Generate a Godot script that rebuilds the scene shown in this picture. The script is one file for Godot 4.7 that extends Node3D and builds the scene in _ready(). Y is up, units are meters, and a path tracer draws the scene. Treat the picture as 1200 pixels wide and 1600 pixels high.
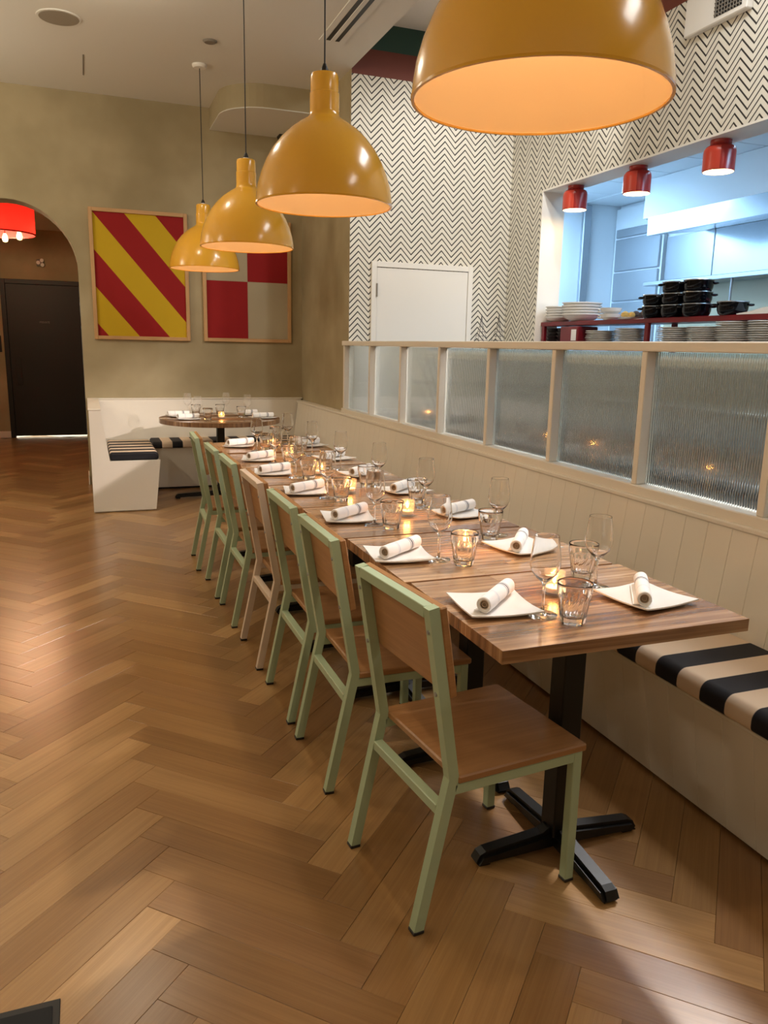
extends Node3D
# Restaurant dining room: a long row of tables beside a banquette, yellow pendants, glass partition and a kitchen pass.

var M := {}
var used := {}
var rng := RandomNumberGenerator.new()
const ORD := ["first", "second", "third", "fourth", "fifth", "sixth", "seventh", "eighth", "ninth", "tenth"]

# ------------------------------------------------------------------ scene set-up
func _ready():
	rng.seed = 11
	setup_camera()
	setup_lights()
	materials()
	room()
	kitchen()
	partition()
	benches()
	floor_planks()
	wall_things()
	ceiling_things()
	tables_and_chairs()
	table_settings()
	pass_things()
	pendants()

func setup_camera():
	var cam := Camera3D.new()
	cam.name = "camera"
	add_child(cam)
	cam.position = Vector3(0, 1.45, 0)
	cam.basis = Basis.from_euler(Vector3(deg_to_rad(-11.948), deg_to_rad(-20.78), deg_to_rad(1.178)), EULER_ORDER_YXZ)
	cam.fov = 66.46
	cam.near = 0.05
	cam.far = 60.0
	cam.current = true
	var we := WorldEnvironment.new()
	we.name = "world_environment"
	var e := Environment.new()
	e.background_mode = Environment.BG_COLOR
	e.background_color = Color(0.02, 0.02, 0.025)
	e.ambient_light_source = Environment.AMBIENT_SOURCE_DISABLED
	e.tonemap_mode = Environment.TONE_MAPPER_LINEAR
	e.tonemap_exposure = 1.0
	e.sdfgi_enabled = true
	e.ssao_enabled = true
	e.ssil_enabled = true
	we.environment = e
	add_child(we)

const WARM := Color(1.0, 0.96, 0.87)
const COOL := Color(0.68, 0.85, 1.0)
const KITCHEN_PANELS := [[4.6, -8.0, 9.5], [4.5, -4.6, 1.5], [4.75, -2.4, 6.0]]
const SERVICE_PANELS := [[3.0, -3.2, 2.6], [3.0, -0.6, 1.8]]
const AISLE_SPOTS := [2.7, 3.3]
const GLOBES := [[-1.6, -7.0, 0.85], [-1.7, -4.7, 0.55], [-1.7, -2.2, 0.35], [-3.2, -6.2, 1.0], [-3.2, -3.6, 0.5], [-3.2, -0.8, 0.4], [-1.2, 1.2, 0.45], [1.2, 1.6, 0.45]]
const PASS_SPOTS := [-2.6]

func setup_lights():
	for p in KITCHEN_PANELS:
		area("kitchen_panel_glow", Vector3(p[0], 3.16, p[1]), Vector2(0.6, 1.2), COOL, p[2])
	area("store_glow", Vector3(-0.5, 2.3, -13.7), Vector2(0.6, 0.6), Color(1.0, 0.97, 0.92), 5.0)
	for p in SERVICE_PANELS:
		area("service_panel_glow", Vector3(p[0], 4.02, p[1]), Vector2(0.5, 1.2), Color(0.90, 0.96, 1.0), p[2])
	for z in PASS_SPOTS:
		spot(self, Vector3(4.81, 3.115, z), Vector3(0.2, 0.62, -7.0), Color(1.0, 0.93, 0.89), 24.0, 15.0, 0.04)
	spot(self, Vector3(3.55, 3.93, -3.15), Vector3(1.3, 0.3, -1.45), Color(1.0, 0.97, 0.95), 13.5, 19.0, 0.09)
	spot(self, Vector3(3.55, 3.93, -5.05), Vector3(1.4, 0.77, -3.9), Color(1.0, 0.97, 0.95), 8.0, 18.0, 0.09)
	for x in AISLE_SPOTS:
		spot(self, Vector3(x, 3.93, -4.78), Vector3(x, 2.1, -6.83), Color(1.0, 0.985, 0.96), 2.1, 42.0, 0.06)

func spot(parent, at, target, color, energy, angle, size):
	var l := SpotLight3D.new()
	l.name = "beam"
	l.light_color = color
	l.light_energy = energy
	l.light_size = size
	l.spot_range = 20.0
	l.spot_attenuation = 2.0
	l.spot_angle = angle
	l.spot_angle_attenuation = 0.6
	l.shadow_enabled = true
	parent.add_child(l, true)
	l.position = at
	var d: Vector3 = (target - at).normalized()
	l.basis = Basis.looking_at(d, Vector3.FORWARD if absf(d.y) > 0.9 else Vector3.UP)
	return l

func area(called, at, size, color, energy):
	var l := AreaLight3D.new()
	l.name = called
	l.light_color = color
	l.light_energy = energy
	l.area_size = size
	l.area_range = 20.0
	l.area_attenuation = 2.0
	l.shadow_enabled = true
	add_child(l, true)
	l.position = at
	l.rotation_degrees = Vector3(-90, 0, 0)
	return l

func omni(parent, at, color, energy, size):
	var l := OmniLight3D.new()
	l.name = "glow"
	l.light_color = color
	l.light_energy = energy
	l.light_size = size
	l.omni_range = 20.0
	l.omni_attenuation = 2.0
	l.shadow_enabled = true
	parent.add_child(l, true)
	l.position = at
	return l

# ------------------------------------------------------------------ naming helpers
func numbered(called: String) -> String:
	var n: int = used.get(called, 0)
	used[called] = n + 1
	return called if n == 0 else "%s_%03d" % [called, n]

func tag(o, label := "", category := "", group := "", kind := ""):
	if label != "": o.set_meta("label", label)
	if category != "": o.set_meta("category", category)
	if group != "": o.set_meta("group", group)
	if kind != "": o.set_meta("kind", kind)
	return o

func thing(called, label, category, at := Vector3.ZERO, turn := 0.0, group := ""):
	var o := Node3D.new()
	o.name = numbered(called)
	add_child(o, true)
	o.position = at
	o.rotation.y = turn
	return tag(o, label, category, group)

func obj(called, st, mat, parent = self):
	var o := MeshInstance3D.new()
	if st is Mesh:
		o.mesh = st
	else:
		o.mesh = done(st)
	o.material_override = mat
	o.name = numbered(called) if parent == self else called
	parent.add_child(o, true)
	return o

func struct(called, st, mat, label := ""):
	return tag(obj(called, st, mat), label, "", "", "structure")

func dup(src, at, turn, label, group := "", parts_too := true):
	var c = src.duplicate()
	c.name = numbered(String(src.name).rstrip("0123456789").rstrip("_"))
	add_child(c, true)
	c.position = at
	c.rotation.y = turn
	c.set_meta("label", label)
	if group != "": c.set_meta("group", group)
	return c

# ------------------------------------------------------------------ shape helpers
func mb() -> SurfaceTool:
	var st := SurfaceTool.new()
	st.begin(Mesh.PRIMITIVE_TRIANGLES)
	st.set_smooth_group(-1)
	return st

func done(st: SurfaceTool) -> ArrayMesh:
	st.generate_normals()
	return st.commit()

func tri(st, a, b, c, ua := Vector2.ZERO, ub := Vector2.ZERO, uc := Vector2.ZERO):   # a b c anticlockwise from outside
	st.set_uv(ua); st.add_vertex(a)
	st.set_uv(uc); st.add_vertex(c)
	st.set_uv(ub); st.add_vertex(b)

func quad(st, a, b, c, d, ua := Vector2.ZERO, ub := Vector2.ZERO, uc := Vector2.ZERO, ud := Vector2.ZERO):
	tri(st, a, b, c, ua, ub, uc)
	tri(st, a, c, d, ua, uc, ud)

func pick_uv(p: Vector3, n: Vector3, grain: int, off: Vector2) -> Vector2:
	var ax := 0
	if absf(n.y) > absf(n[ax]): ax = 1
	if absf(n.z) > absf(n[ax]): ax = 2
	if ax == grain:
		return Vector2(p[(grain + 1) % 3] * 0.12, p[(grain + 2) % 3]) + off
	var other := 3 - ax - grain
	return Vector2(p[grain], p[other]) + off

# chamfered box, 44 triangles (12 without a chamfer)
func bx(st, c: Vector3, s: Vector3, bev := 0.0, basis := Basis(), grain := 0, off := Vector2.ZERO):
	var h := s * 0.5
	var b := minf(bev, minf(h.x, minf(h.y, h.z)) * 0.49)
	var pt := func(sx, sy, sz, ax):   # the corner's vertex on the face across ax
		var v := Vector3(sx * (h.x - b), sy * (h.y - b), sz * (h.z - b))
		v[ax] = [sx, sy, sz][ax] * h[ax]
		return v
	var put := func(vs):
		var n: Vector3 = (vs[1] - vs[0]).cross(vs[2] - vs[0])
		var mid := Vector3.ZERO
		for v in vs: mid += v
		if n.dot(mid) < 0.0: vs.reverse(); n = -n
		var uv := []
		var w := []
		for v in vs:
			uv.append(pick_uv(v, n, grain, off)); w.append(c + basis * v)
		if vs.size() == 4: quad(st, w[0], w[1], w[2], w[3], uv[0], uv[1], uv[2], uv[3])
		else: tri(st, w[0], w[1], w[2], uv[0], uv[1], uv[2])
	for ax in 3:
		var o1 := (ax + 1) % 3
		var o2 := (ax + 2) % 3
		for s0 in [-1, 1]:
			var q := []
			for k in [[-1, -1], [1, -1], [1, 1], [-1, 1]]:
				var sg := [0, 0, 0]
				sg[ax] = s0; sg[o1] = k[0]; sg[o2] = k[1]
				q.append(pt.call(sg[0], sg[1], sg[2], ax))
			put.call(q)
		if b > 0.0:
			for s1 in [-1, 1]:
				for s2 in [-1, 1]:      # the edge along ax
					var q := []
					for k in [[-1, o1], [1, o1], [1, o2], [-1, o2]]:
						var sg := [0, 0, 0]
						sg[ax] = k[0]; sg[o1] = s1; sg[o2] = s2
						q.append(pt.call(sg[0], sg[1], sg[2], k[1]))
					put.call(q)
	if b > 0.0:
		for sx in [-1, 1]:
			for sy in [-1, 1]:
				for sz in [-1, 1]:
					put.call([pt.call(sx, sy, sz, 0), pt.call(sx, sy, sz, 1), pt.call(sx, sy, sz, 2)])

func box(c, s, bev := 0.0, grain := 0, off := Vector2.ZERO) -> SurfaceTool:
	var st := mb()
	bx(st, c, s, bev, Basis(), grain, off)
	return st

func span(lo: Vector3, hi: Vector3, bev := 0.0, grain := 0, off := Vector2.ZERO) -> SurfaceTool:
	return box((lo + hi) * 0.5, hi - lo, bev, grain, off)

func bspan(st, lo: Vector3, hi: Vector3, bev := 0.0, grain := 0):
	bx(st, (lo + hi) * 0.5, hi - lo, bev, Basis(), grain)

func bar(st, a: Vector3, b: Vector3, w: float, h: float, bev := 0.0, up := Vector3.UP):   # square bar from a to b
	var z := (b - a).normalized()
	var x := up.cross(z).normalized() if absf(z.dot(up)) < 0.98 else Vector3.RIGHT
	var y := z.cross(x)
	bx(st, (a + b) * 0.5, Vector3(w, h, a.distance_to(b)), bev, Basis(x, y, z), 2)

# lathe round y; profile of Vector2(r, y) going up the outside (and down the inside); creases between runs at sharp points
func lathe(st, prof, seg := 32, at := Vector3.ZERO, sharp := 35.0, from := 0.0, to := TAU):
	var g := 0
	for i in prof.size() - 1:
		var p: Vector2 = prof[i]
		var q: Vector2 = prof[i + 1]
		if i > 0 and absf(rad_to_deg((p - Vector2(prof[i - 1])).angle_to(q - p))) > sharp: g += 1
		st.set_smooth_group(g)
		for t in seg:
			var a := from + (to - from) * t / seg
			var b := from + (to - from) * (t + 1) / seg
			var ca := Vector3(cos(a), 0, sin(a))
			var cb := Vector3(cos(b), 0, sin(b))
			var pa := at + ca * p.x + Vector3(0, p.y, 0)
			var pb := at + cb * p.x + Vector3(0, p.y, 0)
			var qa := at + ca * q.x + Vector3(0, q.y, 0)
			var qb := at + cb * q.x + Vector3(0, q.y, 0)
			var u0 := float(t) / seg
			var u1 := float(t + 1) / seg
			if p.x < 1e-6: tri(st, pa, qa, qb, Vector2(u0, p.y), Vector2(u0, q.y), Vector2(u1, q.y))
			elif q.x < 1e-6: tri(st, pb, pa, qa, Vector2(u1, p.y), Vector2(u0, p.y), Vector2(u0, q.y))
			else: quad(st, pb, pa, qa, qb, Vector2(u1, p.y), Vector2(u0, p.y), Vector2(u0, q.y), Vector2(u1, q.y))
	st.set_smooth_group(-1)

func lathed(prof, seg := 32, at := Vector3.ZERO, sharp := 35.0) -> SurfaceTool:
	var st := mb()
	lathe(st, prof, seg, at, sharp)
	return st

# polygon (anticlockwise) in a plane given by basis x, y, pushed out along basis z from 0 to depth
func prism(st, poly: PackedVector2Array, depth: float, at := Vector3.ZERO, basis := Basis(), smooth := false):
	var idx := Geometry2D.triangulate_polygon(poly)
	var w := func(p, z): return at + basis * Vector3(p.x, p.y, z)
	for k in range(0, idx.size(), 3):
		var a := poly[idx[k]]
		var b := poly[idx[k + 1]]
		var c := poly[idx[k + 2]]
		if (b - a).cross(c - a) < 0.0:
			var t := b; b = c; c = t
		tri(st, w.call(a, depth), w.call(b, depth), w.call(c, depth), a, b, c)
		tri(st, w.call(a, 0.0), w.call(c, 0.0), w.call(b, 0.0), a, c, b)
	if smooth: st.set_smooth_group(3)
	var run := 0.0
	for i in poly.size():
		var p := poly[i]
		var q := poly[(i + 1) % poly.size()]
		var l := p.distance_to(q)
		quad(st, w.call(p, 0.0), w.call(q, 0.0), w.call(q, depth), w.call(p, depth), Vector2(0, run), Vector2(0, run + l), Vector2(depth, run + l), Vector2(depth, run))
		run += l
	st.set_smooth_group(-1)

func pv(a) -> PackedVector2Array:
	var r := PackedVector2Array()
	for k in a: r.append(Vector2(k[0], k[1]))
	return r

func tube(st, pts, r, seg := 10):
	st.set_smooth_group(1)
	var rings := []
	for i in pts.size():
		var d: Vector3 = (pts[mini(i + 1, pts.size() - 1)] - pts[maxi(i - 1, 0)]).normalized()
		var x := d.cross(Vector3(0.31, 0.87, 0.39)).normalized()
		var y := d.cross(x)
		var ring := []
		for k in seg:
			ring.append(pts[i] + (x * cos(TAU * k / seg) + y * sin(TAU * k / seg)) * r)
		rings.append(ring)
	for i in pts.size() - 1:
		for k in seg:
			var l := (k + 1) % seg
			quad(st, rings[i][k], rings[i][l], rings[i + 1][l], rings[i + 1][k])
	st.set_smooth_group(-1)
	for k in range(1, seg - 1):
		tri(st, rings[0][0], rings[0][k + 1], rings[0][k])
		tri(st, rings[-1][0], rings[-1][k], rings[-1][k + 1])

func offset_line(pts, w) -> PackedVector2Array:   # polygon of constant width round a bent line
	var left := []
	var right := []
	for i in pts.size():
		var p: Vector2 = pts[i]
		var d0: Vector2 = (p - pts[i - 1]).normalized() if i > 0 else (pts[1] - p).normalized()
		var d1: Vector2 = (pts[i + 1] - p).normalized() if i < pts.size() - 1 else d0
		var n := (d0.orthogonal() + d1.orthogonal()).normalized()
		n *= w * 0.5 / maxf(0.3, n.dot(d0.orthogonal()))
		left.append(p + n); right.append(p - n)
	left.reverse()
	var poly := PackedVector2Array(right + left)
	if Geometry2D.is_polygon_clockwise(poly): poly.reverse()
	return poly

# ------------------------------------------------------------------ materials
func mat(color, rough := 0.6, metal := 0.0, spec := 0.5) -> StandardMaterial3D:
	var m := StandardMaterial3D.new()
	m.albedo_color = color
	m.roughness = rough
	m.metallic = metal
	m.metallic_specular = spec
	return m

func c8(r, g, b) -> Color:
	return Color(r / 255.0, g / 255.0, b / 255.0)

func grain_image(w: int, h: int, fibres: float, fine: float, figure: float, seedv: int, lo: Color, hi: Color) -> ImageTexture:   # grain runs along u; wraps both ways
	var n := FastNoiseLite.new()
	n.seed = seedv
	n.noise_type = FastNoiseLite.TYPE_SIMPLEX_SMOOTH
	n.fractal_type = FastNoiseLite.FRACTAL_FBM
	n.fractal_octaves = 3
	n.frequency = 1.0
	var data := PackedByteArray()
	data.resize(w * h * 3)
	var k := 0
	for y in h:
		var v := float(y) / h
		var cy := cos(TAU * v)
		var sy := sin(TAU * v)
		for x in w:
			var a := TAU * float(x) / w
			var ca := cos(a)
			var sa := sin(a)
			var broad := n.get_noise_3d(ca * 0.35 + cy * 0.6, sa * 0.35 + sy * 0.6, cy * 0.3 + 5.0)
			var streak := n.get_noise_3d(ca * 0.25 + cy * 3.5, sa * 0.25 + sy * 3.5, 9.0)
			var fibre := n.get_noise_3d(ca * 1.1 + cy * fibres, sa * 1.1 + sy * fibres, 20.0)
			var ring := sin((v * 6.0 + broad * 2.0) * TAU) * figure
			var g := clampf(0.5 + broad * 0.25 + streak * 0.5 + fibre * fine + ring, 0.0, 1.0)
			var c := lo.lerp(hi, g)
			data[k] = int(c.r * 255.0)
			data[k + 1] = int(c.g * 255.0)
			data[k + 2] = int(c.b * 255.0)
			k += 3
	return ImageTexture.create_from_image(Image.create_from_data(w, h, false, Image.FORMAT_RGB8, data))

func noise_tex(size, freq, octaves, colors, seedv, normal := false) -> NoiseTexture2D:
	var n := FastNoiseLite.new()
	n.seed = seedv
	n.noise_type = FastNoiseLite.TYPE_SIMPLEX_SMOOTH
	n.frequency = freq
	n.fractal_octaves = octaves
	var t := NoiseTexture2D.new()
	t.width = size
	t.height = size
	t.seamless = true
	t.noise = n
	if normal:
		t.as_normal_map = true
		t.bump_strength = 3.0
	if colors.size() > 1:
		var g := Gradient.new()
		g.offsets = PackedFloat32Array([0.15, 0.5, 0.85]) if colors.size() == 3 else PackedFloat32Array([0.2, 0.8])
		g.colors = PackedColorArray(colors)
		t.color_ramp = g
	return t

func chevron_tex() -> ImageTexture:   # one period wide, one line tall; lines repeat every eighth of the tile height
	var w := 128
	var h := 32
	var im := Image.create(w, h, false, Image.FORMAT_RGB8)
	for y in h:
		for x in w:
			var u := float(x) / w
			var zig := absf(fposmod(u, 1.0) - 0.5) * 2.0            # 1 at the sides, 0 in the middle
			var d := absf(fposmod(float(y) / h - zig * 2.0 + 0.5, 1.0) - 0.5)
			var line := 0.088 if u < 0.5 else 0.072
			var k := clampf((d - line) / 0.07, 0.0, 1.0)
			im.set_pixel(x, y, c8(30, 27, 24).lerp(c8(226, 221, 208), k))
	im.generate_mipmaps()
	return ImageTexture.create_from_image(im)

func stripe_tex(bands, size) -> ImageTexture:   # bands of [from, to, colour] along v on the first colour
	var im := Image.create(8, size, false, Image.FORMAT_RGB8)
	im.fill(bands[0])
	for b in bands.slice(1):
		im.fill_rect(Rect2i(0, int(b[0] * size), 8, maxi(1, int((b[1] - b[0]) * size))), b[2])
	return ImageTexture.create_from_image(im)

func wood(tex, tint, rough, scale) -> StandardMaterial3D:
	var m := mat(tint, rough)
	m.albedo_texture = tex
	m.uv1_scale = scale
	return m

func materials():
	var oak := grain_image(512, 512, 26.0, 0.40, 0.05, 3, c8(224, 213, 202), c8(255, 251, 246))
	var acacia := grain_image(512, 512, 14.0, 0.16, 0.12, 8, c8(152, 128, 106), c8(255, 250, 244))
	M.oak = []
	for c in [c8(170, 132, 86), c8(160, 122, 77), c8(176, 139, 92), c8(151, 114, 70), c8(166, 129, 82), c8(188, 150, 101), c8(157, 119, 78)]:
		M.oak.append(wood(oak, c, 0.28, Vector3(0.9, 3.2, 1)))
		M.oak[-1].clearcoat_enabled = true
		M.oak[-1].clearcoat = 0.35
		M.oak[-1].clearcoat_roughness = 0.25
	M.stave = []
	for c in [c8(210, 174, 134), c8(182, 146, 110), c8(226, 192, 154), c8(156, 118, 84), c8(200, 162, 122), c8(216, 180, 142)]:
		M.stave.append(wood(acacia, c, 0.25, Vector3(0.7, 2.6, 1)))
		M.stave[-1].clearcoat_enabled = true
		M.stave[-1].clearcoat = 0.7
		M.stave[-1].clearcoat_roughness = 0.22
	M.seat_wood = wood(oak, c8(178, 134, 90), 0.38, Vector3(0.9, 2.0, 1))
	M.round_wood = wood(acacia, c8(150, 116, 84), 0.4, Vector3(0.8, 2.0, 1))
	M.frame_wood = wood(oak, c8(208, 168, 120), 0.5, Vector3(0.9, 3.0, 1))
	M.under = mat(c8(40, 28, 18), 0.9)
	# limewashed plaster: patches of pigment
	M.plaster = mat(Color.WHITE, 0.85)
	M.plaster.albedo_texture = noise_tex(512, 0.006, 4, [c8(156, 142, 110), c8(166, 152, 120), c8(176, 162, 130)], 5)
	M.plaster.uv1_triplanar = true
	M.plaster.uv1_world_triplanar = true
	M.plaster.uv1_scale = Vector3(0.35, 0.35, 0.35)
	M.ceiling = mat(c8(224, 222, 214), 0.9)
	M.cream = mat(c8(232, 225, 212), 0.5)
	M.white = mat(c8(236, 232, 224), 0.5)
	M.chevron = mat(Color.WHITE, 0.7)
	M.chevron.albedo_texture = chevron_tex()
	M.chevron.uv1_triplanar = true
	M.chevron.uv1_world_triplanar = true
	M.chevron.uv1_triplanar_sharpness = 30.0
	M.chevron.uv1_scale = Vector3(1.0 / 0.2, 1.0 / 0.0515, 1.0 / 0.2)
	M.brown_band = mat(c8(112, 54, 40), 0.6)
	M.green_band = mat(c8(42, 76, 68), 0.6)
	M.black = mat(c8(18, 17, 17), 0.45)
	M.iron = mat(c8(9, 9, 10), 0.42, 0.0, 0.5)
	M.door_black = mat(c8(26, 23, 21), 0.5)
	M.mint = mat(c8(172, 190, 158), 0.4)
	M.blush = mat(c8(218, 198, 178), 0.45)
	M.yellow = mat(c8(240, 178, 52), 0.22)
	M.yellow.clearcoat_enabled = true
	M.yellow.clearcoat = 0.4
	M.yellow.clearcoat_roughness = 0.12
	M.shade_inner = mat(c8(242, 218, 180), 0.45)
	M.red_metal = mat(c8(160, 38, 34), 0.25)
	M.cover_red = mat(c8(192, 62, 44), 0.3)
	M.rack_red = mat(c8(116, 20, 32), 0.35)
	M.steel = mat(c8(172, 178, 184), 0.22, 0.9)
	M.steel_dull = mat(c8(168, 174, 180), 0.45, 0.7)
	M.kitchen_wall = mat(c8(224, 230, 234), 0.5)
	M.olive_tile = mat(c8(176, 168, 140), 0.4)
	M.porcelain = mat(c8(238, 236, 232), 0.18)
	M.enamel = mat(c8(8, 8, 12), 0.08, 0.0, 0.35)
	M.paper = mat(c8(240, 240, 240), 0.8)
	M.glass = mat(Color(1, 1, 1, 0.0), 0.0)
	M.glass.refraction_enabled = true
	M.glass.refraction_scale = 0.05
	M.wine_glass = mat(Color(1, 1, 1, 0.03), 0.0)
	M.wine_glass.transparency = BaseMaterial3D.TRANSPARENCY_ALPHA
	M.thin_glass = mat(Color(0.95, 0.97, 0.97, 0.06), 0.02)
	M.thin_glass.transparency = BaseMaterial3D.TRANSPARENCY_ALPHA
	M.reeded = mat(Color(0.94, 0.97, 0.97, 0.0), 0.06)
	M.reeded.refraction_enabled = true
	M.reeded.refraction_scale = 0.05
	M.red_fabric = mat(c8(214, 56, 54), 0.7)
	M.red_fabric.backlight_enabled = true
	M.red_fabric.backlight = Color(0.95, 0.46, 0.43)
	M.bulb = mat(Color.WHITE)
	M.bulb.emission_enabled = true
	M.bulb.emission = Color(1.0, 0.82, 0.55)
	M.bulb.emission_energy_multiplier = 3.0
	M.flame = mat(Color.WHITE)
	M.flame.emission_enabled = true
	M.flame.emission = Color(1.0, 0.78, 0.38)
	M.flame.emission_energy_multiplier = 8.0
	M.panel_glow = mat(Color.WHITE)
	M.panel_glow.emission_enabled = true
	M.panel_glow.emission = Color(0.8, 0.91, 1.0)
	M.panel_glow.emission_energy_multiplier = 2.2
	M.warm_glow = mat(Color.WHITE)
	M.warm_glow.emission_enabled = true
	M.warm_glow.emission = Color(1.0, 0.82, 0.6)
	M.warm_glow.emission_energy_multiplier = 4.0
	M.wax = mat(c8(240, 232, 214), 0.5)
	M.wax.subsurf_scatter_enabled = true
	M.wax.subsurf_scatter_strength = 0.3
	M.grey_plastic = mat(c8(132, 126, 116), 0.7)
	M.speaker_grey = mat(c8(150, 140, 124), 0.8)
	M.cushion = mat(Color.WHITE, 0.75)
	var tan_black := Image.create(8, 64, false, Image.FORMAT_RGB8)
	tan_black.fill(c8(226, 204, 180))
	tan_black.fill_rect(Rect2i(0, 0, 8, 32), c8(20, 20, 29))
	M.cushion.albedo_texture = ImageTexture.create_from_image(tan_black)
	M.cushion.uv1_scale = Vector3(1, 5.0, 1)          # one black and one tan stripe every 0.2 m
	M.cushion.uv1_offset = Vector3(0, -0.045, 0)
	M.napkin = mat(Color.WHITE, 0.85)
	M.napkin.albedo_texture = stripe_tex([c8(240, 238, 236), [0.3, 0.312, c8(200, 206, 214)], [0.33, 0.345, c8(180, 190, 204)], [0.655, 0.668, c8(60, 66, 86)], [0.688, 0.716, c8(36, 40, 58)], [0.736, 0.748, c8(70, 78, 98)]], 256)
	M.napkin_core = mat(c8(176, 152, 126), 0.9)
	var flag_r := c8(148, 15, 20)
	M.flag_red = mat(flag_r, 0.85)
	M.flag_yellow = mat(c8(200, 166, 24), 0.85)
	M.flag_grey = mat(c8(176, 164, 138), 0.85)
	M.service_floor = mat(c8(120, 116, 110), 0.5)
	M.crate = mat(c8(26, 22, 24), 0.4)
	M.wire = mat(c8(96, 94, 94), 0.35, 0.8)
	M.mat_black = mat(c8(20, 19, 18), 0.9)
	M.food = mat(c8(196, 160, 84), 0.6)
	M.food_dark = mat(c8(60, 44, 40), 0.6)
	M.pink = mat(c8(206, 150, 158), 0.5)

# ------------------------------------------------------------------ the room
const BACK := -8.48
const SIDE := 2.22
const CEIL := 3.725
const NEAR := 3.2
const LEFT := -4.0

func room():
	struct("floor", span(Vector3(LEFT - 0.2, -0.2, -13.2), Vector3(2.3, -0.013, NEAR + 0.2)), M.under, "oak herringbone wood floor of the dining room")
	# back wall with the arched opening
	var arch := [[LEFT, 0.0]]
	var cx := -0.62
	var r := 0.60
	arch.append([cx - r, 0.0])
	for k in 25:
		var a := PI - PI * k / 24.0
		arch.append([cx + r * cos(a), 2.12 + 0.61 * sin(a)])
	arch.append([cx + r, 0.0])
	arch += [[SIDE + 0.16, 0.0], [SIDE + 0.16, CEIL + 0.05], [LEFT, CEIL + 0.05]]
	var st := mb()
	prism(st, pv(arch), 0.28, Vector3(0, 0, BACK - 0.28))
	struct("wall_back", st, M.plaster, "khaki limewashed back wall with an arched opening on its left")
	struct("wall_right", span(Vector3(SIDE, 0, BACK), Vector3(SIDE + 0.16, CEIL, -6.838)), M.plaster, "khaki plaster side wall between the checked flag picture and the zigzag wallpaper")
	struct("wall_left", span(Vector3(LEFT - 0.2, 0, -8.48), Vector3(LEFT, CEIL, NEAR)), M.plaster)
	struct("wall_front", span(Vector3(LEFT - 0.2, 0, NEAR), Vector3(6.6, 4.1, NEAR + 0.2)), M.plaster)
	# ceiling of the dining room, ends above the partition
	st = mb()
	bspan(st, Vector3(LEFT - 0.2, CEIL, BACK - 0.28), Vector3(SIDE, 4.14, NEAR + 0.2))
	bspan(st, Vector3(SIDE, CEIL, BACK - 0.28), Vector3(SIDE + 0.16, 4.14, -6.99))
	struct("ceiling", st, M.ceiling, "off-white dining room ceiling")
	struct("ceiling_service", span(Vector3(SIDE, 4.10, -7.0), Vector3(4.02, 4.25, NEAR + 0.2)), M.white)
	# passage behind the arch
	st = mb()
	prism(st, pv([[-3.0, 0], [-1.10, 0], [-1.10, 2.30], [0.03, 2.30], [0.03, 0], [1.2, 0], [1.2, 3.2], [-3.0, 3.2]]), 0.2, Vector3(0, 0, -13.1))
	struct("wall_passage_end", st, M.plaster, "khaki end wall of the passage seen through the arch")
	st = mb()
	bspan(st, Vector3(-3.2, 0, -13.1), Vector3(-3.0, 3.2, BACK - 0.28))
	struct("wall_passage_left", st, M.plaster)
	struct("wall_passage_right", span(Vector3(1.2, 0, -13.1), Vector3(1.4, 3.2, BACK - 0.28)), M.plaster)
	struct("ceiling_passage", span(Vector3(-3.2, 3.0, -13.1), Vector3(1.4, 3.2, BACK - 0.28)), M.ceiling)
	struct("baseboard_passage", span(Vector3(-3.0, 0, -12.9), Vector3(-1.1, 0.1, -12.885), 0.003), M.cream)
	# lit store behind the black door, its light shows under the leaf
	st = mb()
	bspan(st, Vector3(-1.3, -0.2, -14.6), Vector3(0.3, -0.004, -12.96))
	bspan(st, Vector3(-1.3, -0.2, -14.6), Vector3(0.3, 2.6, -14.5))
	bspan(st, Vector3(-1.4, -0.2, -14.6), Vector3(-1.3, 2.6, -13.1))
	bspan(st, Vector3(0.3, -0.2, -14.6), Vector3(0.4, 2.6, -13.1))
	bspan(st, Vector3(-1.4, 2.5, -14.6), Vector3(0.4, 2.6, -13.1))
	struct("wall_store", st, M.white)
	struct("baseboard_arch", span(Vector3(-0.034, 0, BACK - 0.28), Vector3(-0.0205, 0.10, BACK + 0.012), 0.003), M.cream)
	# service aisle behind the partition
	st = mb()
	bspan(st, Vector3(SIDE + 0.16, 0, -6.99), Vector3(3.79, 3.69, -6.838))
	bspan(st, Vector3(SIDE + 0.001, 0, -6.838), Vector3(3.79, 3.69, -6.83))
	struct("wall_far", st, M.chevron, "far wall papered in black zigzag lines on white")
	st = mb()
	bspan(st, Vector3(SIDE + 0.005, 3.69, -6.985), Vector3(3.79, 3.895, -6.831))
	struct("trim_1", st, M.brown_band, "rust brown painted band above the zigzag wallpaper")
	st = mb()
	bspan(st, Vector3(SIDE + 0.005, 3.895, -6.985), Vector3(3.79, 4.10, -6.831))
	struct("trim_2", st, M.green_band, "dark green painted band under the service aisle ceiling")
	struct("wall_right_end", span(Vector3(SIDE, 0, -6.83), Vector3(SIDE + 0.16, 0.84, -6.82)), M.cream)
	# kitchen wall with the pass opening
	st = mb()
	bspan(st, Vector3(3.79, 0, -6.99), Vector3(4.01, 3.69, -6.27))
	bspan(st, Vector3(3.79, 2.80, -6.27), Vector3(4.01, 3.69, -1.5))
	bspan(st, Vector3(3.79, 0, -6.27), Vector3(4.01, 1.42, -1.5))
	bspan(st, Vector3(3.79, 0, -1.5), Vector3(4.01, 3.69, NEAR))
	struct("wall_kitchen", st, M.chevron, "kitchen wall papered in black zigzag lines with a wide pass opening")
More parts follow.
